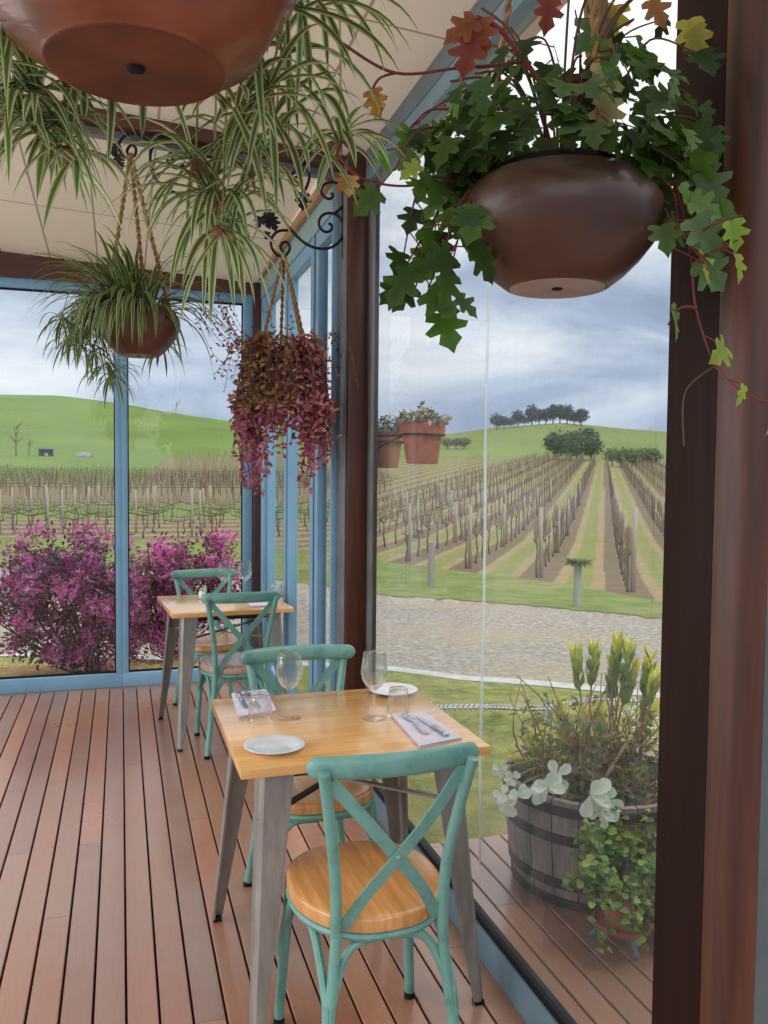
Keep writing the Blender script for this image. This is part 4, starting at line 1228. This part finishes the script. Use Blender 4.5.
# long red canes to the left with autumn leaves
red = [srgb(150, 84, 52), srgb(140, 66, 50), srgb(168, 110, 60)]
stm.cur = srgb(120, 58, 50)
stm.tube(cat([dp(545, 88, 1.45), dp(518, 52, 1.42), dp(498, 28, 1.4), dp(476, 17, 1.38)], 8), .004, 8)
stm.tube(cat([dp(545, 88, 1.45), dp(565, 82, 1.5), dp(590, 80, 1.55)], 6), .004, 8)
stm.tube(cat([dp(545, 90, 1.45), dp(545, 130, 1.5), dp(548, 160, 1.55)], 6), .003, 8)
stm.tube(cat([dp(530, 62, 1.45), dp(460, 68, 1.42), dp(396, 73, 1.35), dp(340, 42, 1.2)], 8), .0022, 6)
stm.tube(cat([dp(396, 73, 1.35), dp(380, 78, 1.33), dp(372, 90, 1.32)], 6), .002, 6)
stm.tube(cat([dp(460, 180, 1.5), dp(400, 186, 1.48), dp(358, 176, 1.46), dp(335, 150, 1.44)], 8), .002, 6)
def lone(x, y, t, ax, ay, s, c, tw=0):
    lobed(lfm, dp(x, y, t), cr*ax-cu*ay, -fw*.9+cr*.35*rd.uniform(-1, 1)+cu*.2, s, jit(c, .1, rd), rd, .35)
for a in ((476, 20, 1.38, -.9, .45, .055, red[0]), (474, 38, 1.38, -.3, .9, .06, red[1]), (480, 20, 1.38, .1, 1, .05, red[0]), (352, 176, 1.46, -.2, 1, .032, srgb(190, 140, 76)), (346, 176, 1.46, -.4, .8, .028, srgb(176, 124, 66)),
          (372, 90, 1.32, .3, 1, .035, srgb(176, 120, 60)), (378, 96, 1.32, -.2, 1, .03, srgb(184, 140, 60)), (615, 5, 1.5, -.2, 1, .06, srgb(200, 176, 60)), (602, 10, 1.5, .2, 1, .06, srgb(172, 150, 60)), (650, 0, 1.5, .5, .8, .05, red[2]), (688, 20, 1.5, .3, 1, .06, srgb(186, 172, 60)), (692, 28, 1.5, .5, 1, .05, srgb(170, 160, 60)), (664, 218, 1.5, .3, .9, .04, red[2]), (548, 0, 1.5, 0, 1, .05, red[1]), (605, 65, 1.40, .1, 1, .065, srgb(180, 176, 110)), (608, 100, 1.42, -.1, 1, .055, srgb(186, 176, 120)), (420, 165, 1.5, -.8, .5, .04, bright[2])): lone(*a)
# dry twisted stem up the rope
stm.cur = srgb(122, 92, 60)
stm.tube(cat([dp(607, 150, 1.42), dp(603, 110, 1.45), dp(609, 60, 1.45), dp(600, 20, 1.47), dp(606, -40, 1.5)], 8), [.013, .01]*16+[.01], 7)
lfm.build('foliage', M['leaf'], D_, angle=0); stm.build('stems', M['twig'], D_)

# --- wrought iron brackets under the rafter
YB = 3.84
def tr(pts, ox=230, oy=140, k=4.518, Y=YB): return [onY(ox+x/k, oy+y/k, Y) for x, y in pts]
def bracket(paths, leaves, plate, label, mb0=None):
    base = plate[0]
    o = empty('iron_bracket', base, label=label, cat_='bracket')
    mb = MB(); mb.bar([plate[0]-base, plate[1]-base], .03, .006, (0, 1, 0)); mb.build('wall_plate', M['iron'], o)
    for pts in paths:
        mb = MB(); mb.tube(cat([p-base for p in pts], 6), .0065, 7); mb.build('scroll', M['iron'], o)
    r = random.Random(3)
    for (p, s, ax, az) in leaves:
        mb = MB(); lobed(mb, p-base, V((ax, 0, az)), V((0, -1, .2)), s, (.05, .045, .04), r, .2)
        mb.build('iron_leaf', M['iron'], o, angle=0)
    return o
s1 = tr([(470, 250), (450, 232), (438, 246), (450, 268), (475, 250), (470, 215), (440, 195), (412, 215), (420, 260)])
s1 = tr([(452, 240), (442, 250), (452, 262), (470, 250), (465, 232), (440, 228)]) [:0]+tr([(455, 240), (466, 250), (452, 266), (428, 258), (412, 232), (425, 202), (460, 190), (495, 205), (516, 250), (508, 300), (470, 332)])
s2 = tr([(445, 376), (460, 386), (456, 408), (432, 415), (408, 398), (402, 368), (418, 340), (452, 330), (490, 345), (512, 392), (500, 450), (455, 486), (400, 490), (345, 470), (300, 432), (255, 380), (222, 325), (205, 295), (188, 285)])
s3 = tr([(240, 505), (228, 488), (236, 466), (258, 462), (270, 485), (258, 515), (232, 526), (205, 512), (186, 478), (190, 440), (220, 412), (268, 408)])
s4 = tr([(302, 186), (290, 182), (296, 168), (312, 172), (314, 194), (296, 206), (274, 196), (268, 175), (284, 152), (325, 105), (350, 125), (358, 170), (345, 215), (330, 240)])
bracket([s1, s2, s3, s4], [(tr([(330, 240)])[0], .075, 0, -1), (tr([(160, 340)])[0], .06, .4, -1), (tr([(190, 350)])[0], .06, .3, -1), (tr([(200, 345)])[0], .05, -1, .2), (tr([(170, 415)])[0], .035, -.2, -1), (tr([(140, 350)])[0], .05, -.3, -.9)],
        (tr([(520, 130)])[0], tr([(520, 540)])[0]), 'wrought iron scroll bracket on the brown post, holding the purple trailing plant')
k0 = dict(ox=100, oy=90)
l1 = tr([(132, 300), (122, 275), (140, 250), (160, 262), (160, 290), (138, 308), (105, 300), (85, 265), (95, 225), (130, 200), (175, 202), (212, 232), (228, 270)], **k0)
l2 = tr([(322, 318), (335, 300), (318, 286), (304, 308), (318, 340), (350, 352), (380, 335)], **k0)
l3 = tr([(228, 270), (228, 330), (245, 390), (285, 435), (345, 465), (420, 455), (480, 420), (520, 360), (515, 310), (480, 300)], **k0)
l4 = tr([(228, 290), (240, 255), (270, 232), (300, 222)], **k0)
bracket([l1, l2, l3, l4], [(tr([(75, 245)], **k0)[0], .05, -.2, -1), (tr([(80, 290)], **k0)[0], .05, .1, -1), (tr([(70, 270)], **k0)[0], .045, -.8, -.5), (tr([(95, 325)], **k0)[0], .035, 0, -1)],
        (tr([(215, 195)], **k0)[0], tr([(520, 262)], **k0)[0]), 'wrought iron scroll bracket under the rafter, holding the green spider plant bowl')

# --- B: spider plant in brown bowl
hB = tr([(138, 285)], **k0)[0]
pB_ = V((onY(139, 356, YB).x, YB, onY(139, 356, YB).z))
B_ = empty('hanging_spider_plant', pB_, label='brown hanging bowl with a dense dark green spider plant before the front window', cat_='hanging plant')
rB = random.Random(41)
make_bowl(B_, .175, M['brownpot'], M['brownpot'], 44)
mb = MB(); hb = hB-pB_
for a in (3.5, 5.9, 1.3): rope_between(mb, V((math.cos(a)*.14, math.sin(a)*.14, .18)), hb, .007)
mb.build('rope', M['rope'], B_)
mb = MB()
for i in range(170):
    a = rB.uniform(0, 2*PI) if i % 2 else PI*1.28+rB.gauss(0, .7); q = V((math.cos(a), math.sin(a), 0))*rB.uniform(0, .12)+V((0, 0, .19))
    ribbon_fix(mb, q, a+rB.gauss(0, .5), rB.uniform(.1, 1.45), rB.uniform(.20, .42), .019, rB.uniform(.6, 1.9), jit(GE2, .15, rB), jit(GM2, .2, rB))
for i in range(26):
    a = PI+rB.gauss(0, .7); q = V((math.cos(a), math.sin(a), 0))*.1+V((0, 0, .2))
    ribbon_fix(mb, q, a, rB.uniform(.4, 1.2), rB.uniform(.35, .5), .012, rB.uniform(.8, 1.3), jit(GE2, .15, rB), jit(GM2, .2, rB))
for i in range(70):
    a = PI*1.22+rB.gauss(0, .45); q = V((math.cos(a), math.sin(a), 0))*rB.uniform(.11, .15)+V((0, 0, .2))
    ribbon_fix(mb, q, a, rB.uniform(.1, .8), rB.uniform(.2, .34), .015, rB.uniform(2.2, 3.4), jit(srgb(172, 182, 130), .15, rB), jit(GM2, .2, rB))
mb.build('foliage', M['strap'], B_, angle=0)
for (px, py) in ((82, 345), (95, 352), (75, 325), (105, 365), (70, 338), (100, 335), (112, 375), (62, 318), (90, 318), (160, 345)):
    p = onY(px, py, YB-.05+rB.uniform(-.1, .1))-pB_
    mb = MB(); rosette(mb, p, 22, .17, .010, rB, GM2, GE2, (-.9, .8), 1.3); pl = mb.build('plantlet', M['strap'], B_, angle=0)
    mb = MB(); mb.cur = srgb(150, 132, 90); a0 = math.atan2(p.y, p.x); k = V((math.cos(a0)*.11, math.sin(a0)*.11, .20))
    mb.tube(cat([k, (k+p)/2+V((math.cos(a0)*.06, math.sin(a0)*.06, .08)), p], 6), .002, 5); mb.build('runner', M['twig'], pl)

# --- C: purple trailing plant
hC = tr([(243, 505)])[0]
cC = onY(283, 400, YB)
pC = V((cC.x, YB, cC.z))
C_ = empty('hanging_trailing_plant', pC, label='hanging pot of trailing purple and bronze leaves beside the brown post', cat_='hanging plant')
rC = random.Random(51)
mb = MB(); mb.lathe([(.085, 0), (.105, .05), (.125, .12), (.13, .15), (.122, .15), (.115, .12)], 36, capb=True); mb.build('pot', M['brownpot'], C_)
mb = MB(); mb.lathe([(.001, .125), (.116, .12)], 24); mb.build('soil', M['soil'], C_)
mb = MB(); hc = hC-pC
for a in (3.4, 5.5, 6.2, 1.5): rope_between(mb, V((math.cos(a)*.125, math.sin(a)*.125, .15)), hc, .006)
mb.build('rope', M['rope'], C_)
cl = MB(); cs = MB()
pur = [srgb(146, 74, 96), srgb(170, 92, 114), srgb(122, 66, 78), srgb(194, 122, 138), srgb(160, 110, 88), srgb(202, 156, 118), srgb(176, 120, 96)]
olv = [srgb(124, 92, 70), srgb(138, 116, 66), srgb(100, 68, 66), srgb(160, 124, 78), srgb(116, 64, 74), srgb(170, 130, 70)]
for i in range(150):
    a = rC.uniform(0, 2*PI)
    if i % 3 == 0: a = rC.choice((PI*1.08, -.35))+rC.gauss(0, .38)
    lf = math.cos(a) < .1
    r1 = rC.uniform(.1, .21); drop = (rC.uniform(.04, .20) if i % 2 else rC.uniform(.08, .34)) if i % 3 else rC.uniform(.18, .48)
    q0 = V((math.cos(a)*rC.uniform(.02, .11), math.sin(a)*.08, .14)); q1 = V((math.cos(a)*r1*.8, math.sin(a)*r1*.8, .16+rC.uniform(0, .12)))
    sk = .85 if drop > .33 else 1.1
    q2 = V((math.cos(a)*r1*1.05, math.sin(a)*r1, -.1*drop)); q3 = V((math.cos(a)*r1*sk+rC.gauss(0, .02), math.sin(a)*r1, .16-drop-.1))
    pts = cat([q0, q1, q2, q3], 7); cs.cur = srgb(110, 70, 66); cs.tube(pts, .0016, 4, cap=False)
    for k in range(3, len(pts)):
        for w in range(2):
            u = V((rC.gauss(0, 1), rC.gauss(0, 1), rC.gauss(0, .6)-.2))
            t = k/len(pts); pal = (olv if (lf and t < .75) else pur)
            c = jit(rC.choice(pal), .22, rC)
            if t > .8: c = tuple(lerp(x, y, .35) for x, y in zip(c, srgb(190, 96, 136)))
            c = tuple(min(1, x*1.18) for x in c)
            cl.leaf(pts[k]+V((rC.gauss(0, .006), rC.gauss(0, .006), 0)), u, V((rC.gauss(0, .5), -1, .6)), rC.uniform(.026, .044), .017, c, .2)
for i in range(40):   # thin wandering shoots
    a = rC.uniform(0, 2*PI) if i % 2 else PI+rC.gauss(0, .5); L = rC.uniform(.18, .34)
    q0 = V((math.cos(a)*.12, math.sin(a)*.1, .14)); q1 = q0+V((math.cos(a)*L*.5, math.sin(a)*L*.5, rC.uniform(.02, .2))); q2 = q0+V((math.cos(a)*L*.8, math.sin(a)*L*.7, rC.uniform(-.1, .3)))
    pts = cat([q0, q1, q2], 7); cs.cur = srgb(120, 84, 70); cs.tube(pts, .0011, 4, cap=False)
    for k in range(5, len(pts)):
        u = V((rC.gauss(0, 1), rC.gauss(0, 1), rC.gauss(0, 1)))
        cl.leaf(pts[k], u, V((rC.gauss(0, .5), -1, .6)), rC.uniform(.015, .026), .011, jit(rC.choice(olv+pur), .2, rC), .2)
cl.build('foliage', M['leaf'], C_, smooth=False); cs.build('stems', M['twig'], C_, angle=0)

# ------------------------------------------------------------------ outside pots on the post
def terracotta(parent, s, mat=None):
    mb = MB(); mb.lathe([(.068*s, 0), (.072*s, .004*s), (.092*s, .135*s), (.104*s, .137*s), (.107*s, .185*s), (.098*s, .185*s), (.09*s, .15*s)], 40, capb=True)
    p = mb.build('pot', mat or M['terracotta'], parent); 
    mb = MB(); mb.lathe([(.001, .165*s), (.095*s, .16*s)], 24); mb.build('soil', M['soil'], p); return p
XW = 1.30
b0 = onX(422, 464, XW)
def wallpot(p, lab, seed, armto, pal):
    o = empty('wall_pot', p, label=lab, cat_='potted plant'); r = random.Random(seed)
    terracotta(o, .98)
    mb = MB(); N = 28
    mb.tube([V((.101*math.cos(2*PI*k/N), .101*math.sin(2*PI*k/N), .130)) for k in range(N+1)], .006, 6, cap=False)
    a = V(armto)-V(p)
    d = V((a.x, a.y, 0)).normalized()
    mb.tube([d*.1+V((0, 0, .130)), V((a.x, a.y, .130)), V((a.x, a.y, 0.0))], .006, 6)
    mb.tube(cat([d*.12+V((0, 0, .126)), V((a.x*.8, a.y*.8, .07)), V((a.x, a.y, .0))], 5), .005, 6)
    mb.build('ring_bracket', M['iron'], o)
    mb = MB()
    for i in range(330):
        an = r.uniform(0, 2*PI); rr = .12*math.sqrt(r.random()); q = V((math.cos(an)*rr, math.sin(an)*rr, .175+r.random()*.08*(1.2-rr/.14)))
        mb.leaf(q, V((math.cos(an)*rr*8+r.gauss(0, .4), math.sin(an)*rr*8+r.gauss(0, .4), r.uniform(-.4, .9))), (r.gauss(0, .4), r.gauss(0, .4), 1), r.uniform(.02, .045), .02, jit(r.choice(pal), .25, r), .25)
    mb.build('foliage', M['leaf'], o, smooth=False)
    return o
wallpot(b0, 'terracotta pot in an iron ring outside the big window', 5, (1.12, 3.90, 1.6), [srgb(120, 128, 92), srgb(150, 152, 126), srgb(96, 108, 72), srgb(170, 150, 110), srgb(190, 186, 180)])
b1 = onX(384, 468, 1.27)
wallpot(b1, 'potted plant half hidden by the window jamb, behind the terracotta ring pot', 6, (1.12, b1.y-.02, 1.6), [srgb(92, 90, 84), srgb(120, 116, 108), srgb(80, 84, 72), srgb(150, 140, 140)])
# outer timber the rings are fixed to
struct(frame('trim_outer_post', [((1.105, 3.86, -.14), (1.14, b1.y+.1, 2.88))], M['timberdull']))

# ------------------------------------------------------------------ half barrel planter
bc = V((1.70, 2.76, -.004)); r = random.Random(61)
BP = empty('barrel_planter', bc, label='weathered half wine barrel planter on the deck outside the big window', cat_='planter')
mb = MB(); N = 22
prof = [(.300, 0), (.315, .08), (.333, .2), (.341, .3), (.345, .40)]
for k in range(N):
    a0, a1 = 2*PI*k/N+.008, 2*PI*(k+1)/N-.008
    rings = []
    for rr, z in prof:
        rings.append([mb.vert((rr*math.cos(a), rr*math.sin(a), z)) for a in (a0, (a0+a1)/2, a1)]+[mb.vert(((rr-.024)*math.cos(a), (rr-.024)*math.sin(a), z)) for a in (a1, (a0+a1)/2, a0)])
    for A, B in zip(rings, rings[1:]):
        for i in range(6): mb.face((A[i], A[(i+1) % 6], B[(i+1) % 6], B[i]))
    mb.face(rings[0][::-1]); mb.face(rings[-1])
mb.build('staves', M['barrel'], BP, angle=25)
for z, rr in ((.03, .308), (.10, .320), (.265, .341), (.365, .346)):
    mb = MB(); mb.lathe([(rr-.004, z-.017), (rr+.003, z-.017), (rr+.0055, z+.017), (rr-.002, z+.017)], 48, closed=True); mb.build('hoop', M['hoop'], BP, angle=30)
mb = MB(); mb.lathe([(.001, .37), (.302, .355)], 32); mb.build('soil', M['soil'], BP)
def vd(x, y, Y): return onY(x, y, Y)-bc
# upright yellow-green cone bush
st = MB(); lf = MB()
for (px, py, Y) in ((576, 655, 3.0), (594, 652, 3.0), (617, 645, 2.95), (612, 665, 3.0), (629, 650, 2.9), (632, 672, 2.95), (650, 660, 2.85), (655, 680, 2.8), (562, 715, 2.95), (585, 722, 2.9), (545, 752, 2.85), (560, 760, 2.8), (530, 745, 2.9), (600, 715, 2.9), (650, 712, 2.9), (520, 760, 2.85)):
    tip = vd(px, py, Y); b = V((tip.x*.55+r.uniform(-.05, .05), tip.y*.4, .36))
    pts = cat([b, b.lerp(tip, .5)+V((r.uniform(-.02, .02), 0, 0)), tip], 6); st.cur = srgb(120, 96, 76); st.tube(pts, .004, 5)
    d = (pts[-1]-pts[-3]).normalized()
    for i in range(60):
        q = tip-d*r.uniform(-.01, .15); a = r.uniform(0, 2*PI); u = V((math.cos(a), math.sin(a), 0))
        k = (tip-q).length/.13
        c = jit([srgb(214, 214, 100), srgb(170, 192, 84), srgb(136, 166, 80)][min(2, int(k*3))], .15, r)
        lf.leaf(q, u+d*1.6, u*-1+d*.3, r.uniform(.05, .075), .022, c, -.1)
lf.build('cone_bush_foliage', M['leaf'], BP, smooth=False); st.build('cone_bush_stems', M['twig'], BP)
# silvery rounded leaves spilling over the rim
lf = MB()
def petal(mb, p, d, n, L, Wd, c):
    d = V(d).normalized(); n = V(n); n = (n-d*n.dot(d)).normalized(); a = d.cross(n)
    P = [(0, 0), (.25, .2), (.55, .45), (.8, .48), (.95, .3), (1.02, 0), (.95, -.3), (.8, -.48), (.55, -.45), (.25, -.2)]
    ctr = mb.vert(p+d*L*.6-n*L*.08, tuple(x*.9 for x in c)); ids = [mb.vert(p+d*L*x+a*Wd*y+n*L*(.12*abs(y)*2-.1*x*x), c) for x, y in P]
    for i in range(10): mb.face((ctr, ids[i], ids[(i+1) % 10]))
silver = srgb(232, 242, 228)
for (px, py, Y, L) in ((548, 788, 2.52, .062), (556, 776, 2.55, .06), (590, 795, 2.45, .075), (605, 800, 2.45, .07), (510, 802, 2.62, .05), (503, 795, 2.66, .045), (518, 797, 2.6, .045), (500, 770, 2.75, .035), (512, 778, 2.72, .035), (535, 790, 2.55, .05), (600, 812, 2.43, .05)):
    p = vd(px, py, Y)
    for i in range(6):
        a = r.uniform(0, 2*PI); d = cr*math.cos(a)+cu*math.sin(a)-fw*r.uniform(-.1, .5)
        petal(lf, p, d, -fw+cu*.3+V((r.gauss(0, .2),)*3), L*r.uniform(.8, 1.1), L*.62, jit(silver, .08, r))
    lf.cur = srgb(150, 150, 120); lf.tube(cat([V((p.x*.7, p.y*.6, .36)), p*.6+V((0, 0, .2)), p], 4), .003, 5)
lf.build('silver_foliage', M['leaf'], BP, angle=60)
# tangle of twigs, low green and little white flowers
tw = MB(); lo = MB()
for i in range(70):
    a = r.uniform(0, 2*PI); rr = r.uniform(.05, .27); b = V((math.cos(a)*rr, math.sin(a)*rr, .36))
    e = b+V((r.gauss(0, .12), r.gauss(0, .1), r.uniform(.08, .42)))
    tw.cur = jit(srgb(120, 98, 80), .25, r); tw.tube(cat([b, b.lerp(e, .5)+V((r.gauss(0, .03), r.gauss(0, .03), 0)), e], 4), [.0035]*5+[.002]*4, 4)
tw.cur = srgb(150, 136, 120); tw.tube(cat([vd(595, 800, 2.6), vd(610, 770, 2.6), vd(632, 735, 2.62)], 5), .006, 6)
tw.cur = srgb(160, 110, 76); tw.tube(cat([vd(622, 815, 2.48), vd(621, 840, 2.42), vd(636, 855, 2.4)], 6), .005, 6)
for i in range(1000):
    a = r.uniform(0, 2*PI); rr = .30*math.sqrt(r.random()); q = V((math.cos(a)*rr, math.sin(a)*rr, .36+min(.26, abs(r.gauss(0, .12)))))
    lo.leaf(q, V((r.gauss(0, 1), r.gauss(0, 1), r.uniform(0, 1.4))), (r.gauss(0, 1), r.gauss(0, 1), .5), r.uniform(.03, .065), .016, jit(r.choice([srgb(130, 138, 80), srgb(104, 120, 74), srgb(150, 140, 86), srgb(120, 110, 96)]), .2, r), .2)
for i in range(90):
    q = vd(r.uniform(610, 690), r.uniform(705, 770), 2.9+r.uniform(-.1, .2))
    for t in range(4): lo.leaf(q, V((r.gauss(0, 1), r.gauss(0, 1), r.gauss(0, 1))), (0, -1, 1), .013, .009, srgb(236, 236, 240), .1)
tw.build('twigs', M['twig'], BP, angle=0); lo.build('low_foliage', M['leaf'], BP, smooth=False)

# --- small leafy terracotta pot on a stand in front of the barrel
pp = onZ(612, 940, .045); pp = V((1.545, 2.33, .0))
o = empty('potted_plant', pp, label='small terracotta pot of bright leafy greens on a low stand before the barrel', cat_='potted plant')
mb = MB()
for k in range(3):
    a = k*2*PI/3+.4; mb.tube([(.06*math.cos(a), .06*math.sin(a), .055), (.10*math.cos(a), .10*math.sin(a), 0.006)], [.01, .008], 7)
mb.lathe([(.001, .05), (.07, .05), (.07, .058), (.001, .058)], 24)
mb.build('stand', M['bluegrey'], o, angle=40)
mb = MB(); mb.lathe([(.06, .059), (.09, .061), (.098, .08), (.092, .08), (.085, .068), (.001, .066)], 32, capb=True); mb.build('saucer', M['terracotta'], o)
mb = MB(); mb.lathe([(.055, .068), (.078, .175), (.085, .177), (.087, .20), (.078, .20), (.07, .17)], 32, capb=True); pt = mb.build('pot', M['terracotta'], o)
mb = MB(); mb.lathe([(.001, .185), (.076, .182)], 20); mb.build('soil', M['soil'], pt)
mb = MB(); sm = MB(); sm.cur = srgb(110, 120, 70)
for i in range(46):
    a = r.uniform(0, 2*PI); L = r.uniform(.08, .22); b = V((math.cos(a)*.05, math.sin(a)*.05, .18))
    e = b+V((math.cos(a)*L*.75, math.sin(a)*L*.5, r.uniform(-.12, .13)))
    if e.y > .05: e = e+V((0, 0, .08))
    pts = cat([b, b.lerp(e, .5)+V((0, 0, .06)), e], 5); sm.tube(pts, .002, 4, cap=False)
    for q in pts[3:]:
        for t in range(3):
            u = V((r.gauss(0, 1), r.gauss(0, 1), r.gauss(0, .5)))
            petal(mb, q+V((r.gauss(0, .012), r.gauss(0, .012), r.gauss(0, .012))), u, V((r.gauss(0, .4), -.6, 1)), r.uniform(.02, .034), .024, jit(r.choice([srgb(136, 168, 66), srgb(104, 140, 58), srgb(160, 186, 90), srgb(84, 120, 56)]), .15, r))
mb.build('foliage', M['leaf'], o, angle=60); sm.build('stems', M['twig'], o, angle=0)
# darker leafy shrub pot behind it
o = empty('potted_plant', (1.80, 2.33, -.005), label='dark green leafy potted plant beside the barrel, partly hidden by the near post', cat_='potted plant')
terracotta(o, 1.1)
mb = MB()
for i in range(420):
    u = V((r.gauss(0, 1), r.gauss(0, 1), r.gauss(0, 1))).normalized()*r.uniform(.4, 1)
    q = V((u.x*.15, u.y*.13, .27+u.z*.13)); petal(mb, q, V((r.gauss(0, 1), r.gauss(0, 1), r.gauss(0, .6))), u+V((0, -.4, .6)), r.uniform(.025, .045), .03, jit(r.choice([srgb(96, 128, 62), srgb(76, 106, 56), srgb(120, 150, 76)]), .18, r))
mb.build('foliage', M['leaf'], o, angle=60)

# ------------------------------------------------------------------ sky and light
w = bpy.data.worlds.new('sky'); scn.world = w; w.use_nodes = True
nt = w.node_tree; nt.nodes.clear(); N = NT(nt)
out = N.n('OutputWorld'); bg = N.n('Background'); N.l(bg.outputs[0], out.inputs[0])
tc = N.n('TexCoord'); sep = N.n('SeparateXYZ'); N.l(tc.outputs['Generated'], sep.inputs[0])
mp = N.n('Mapping'); mp.inputs['Scale'].default_value = (2.2, 2.2, 6.5); mp.inputs['Location'].default_value = (.4, .1, .35); N.l(tc.outputs['Generated'], mp.inputs[0])
nz = N.n('TexNoise'); nz.inputs['Scale'].default_value = 1.5; nz.inputs['Detail'].default_value = 7; nz.inputs['Roughness'].default_value = .55; nz.inputs['Distortion'].default_value = .4
N.l(mp.outputs[0], nz.inputs['Vector'])
md = N.n('Math', operation='MULTIPLY_ADD'); md.inputs[1].default_value = 1.25; N.l(sep.outputs[2], md.inputs[0])
m2 = N.n('Math', operation='MULTIPLY_ADD'); m2.inputs[1].default_value = 1.55; m2.inputs[2].default_value = -.62; N.l(nz.outputs[0], m2.inputs[0])
N.l(m2.outputs[0], md.inputs[2])
c = N.ramp(md.outputs[0], [(.0, srgb(142, 160, 190)), (.2, srgb(170, 186, 212)), (.4, srgb(206, 218, 234)), (.58, srgb(238, 243, 249)), (.8, srgb(250, 252, 253))])
N.l(c, bg.inputs[0])
zr = N.n('MapRange'); zr.inputs['From Min'].default_value = .3; zr.inputs['From Max'].default_value = .9; zr.inputs['To Min'].default_value = 1.05; zr.inputs['To Max'].default_value = 2.2
N.l(sep.outputs[2], zr.inputs[0]); N.l(zr.outputs[0], bg.inputs[1])
sun = bpy.data.lights.new('sun', 'SUN'); sun.energy = 2.2; sun.angle = R(40); sun.color = (1, .97, .92)
so = bpy.data.objects.new('sun', sun); col.objects.link(so); so.rotation_euler = (R(28), R(12), 0)
def area(name, loc, rot, sx, sy, e, c=(1, 1, 1)):
    l = bpy.data.lights.new(name, 'AREA'); l.shape = 'RECTANGLE'; l.size = sx; l.size_y = sy; l.energy = e; l.color = c
    o = bpy.data.objects.new(name, l); col.objects.link(o); o.location = loc; o.rotation_euler = rot
area('window_light', (-3.3, 2.2, 1.7), (0, R(-90), 0), 2.4, 5.0, 100, (.97, .98, 1))
area('room_fill', (-.6, -1.6, 2.3), (R(72), 0, 0), 3.0, 1.6, 14, (1, .96, .9))  # added fill lamp behind the camera, lifts the interior
scn.view_settings.view_transform = 'Standard'
scn.view_settings.look = 'None'
scn.view_settings.exposure = 0
scn.cycles.transparent_max_bounces = 24
scn.cycles.max_bounces = 8
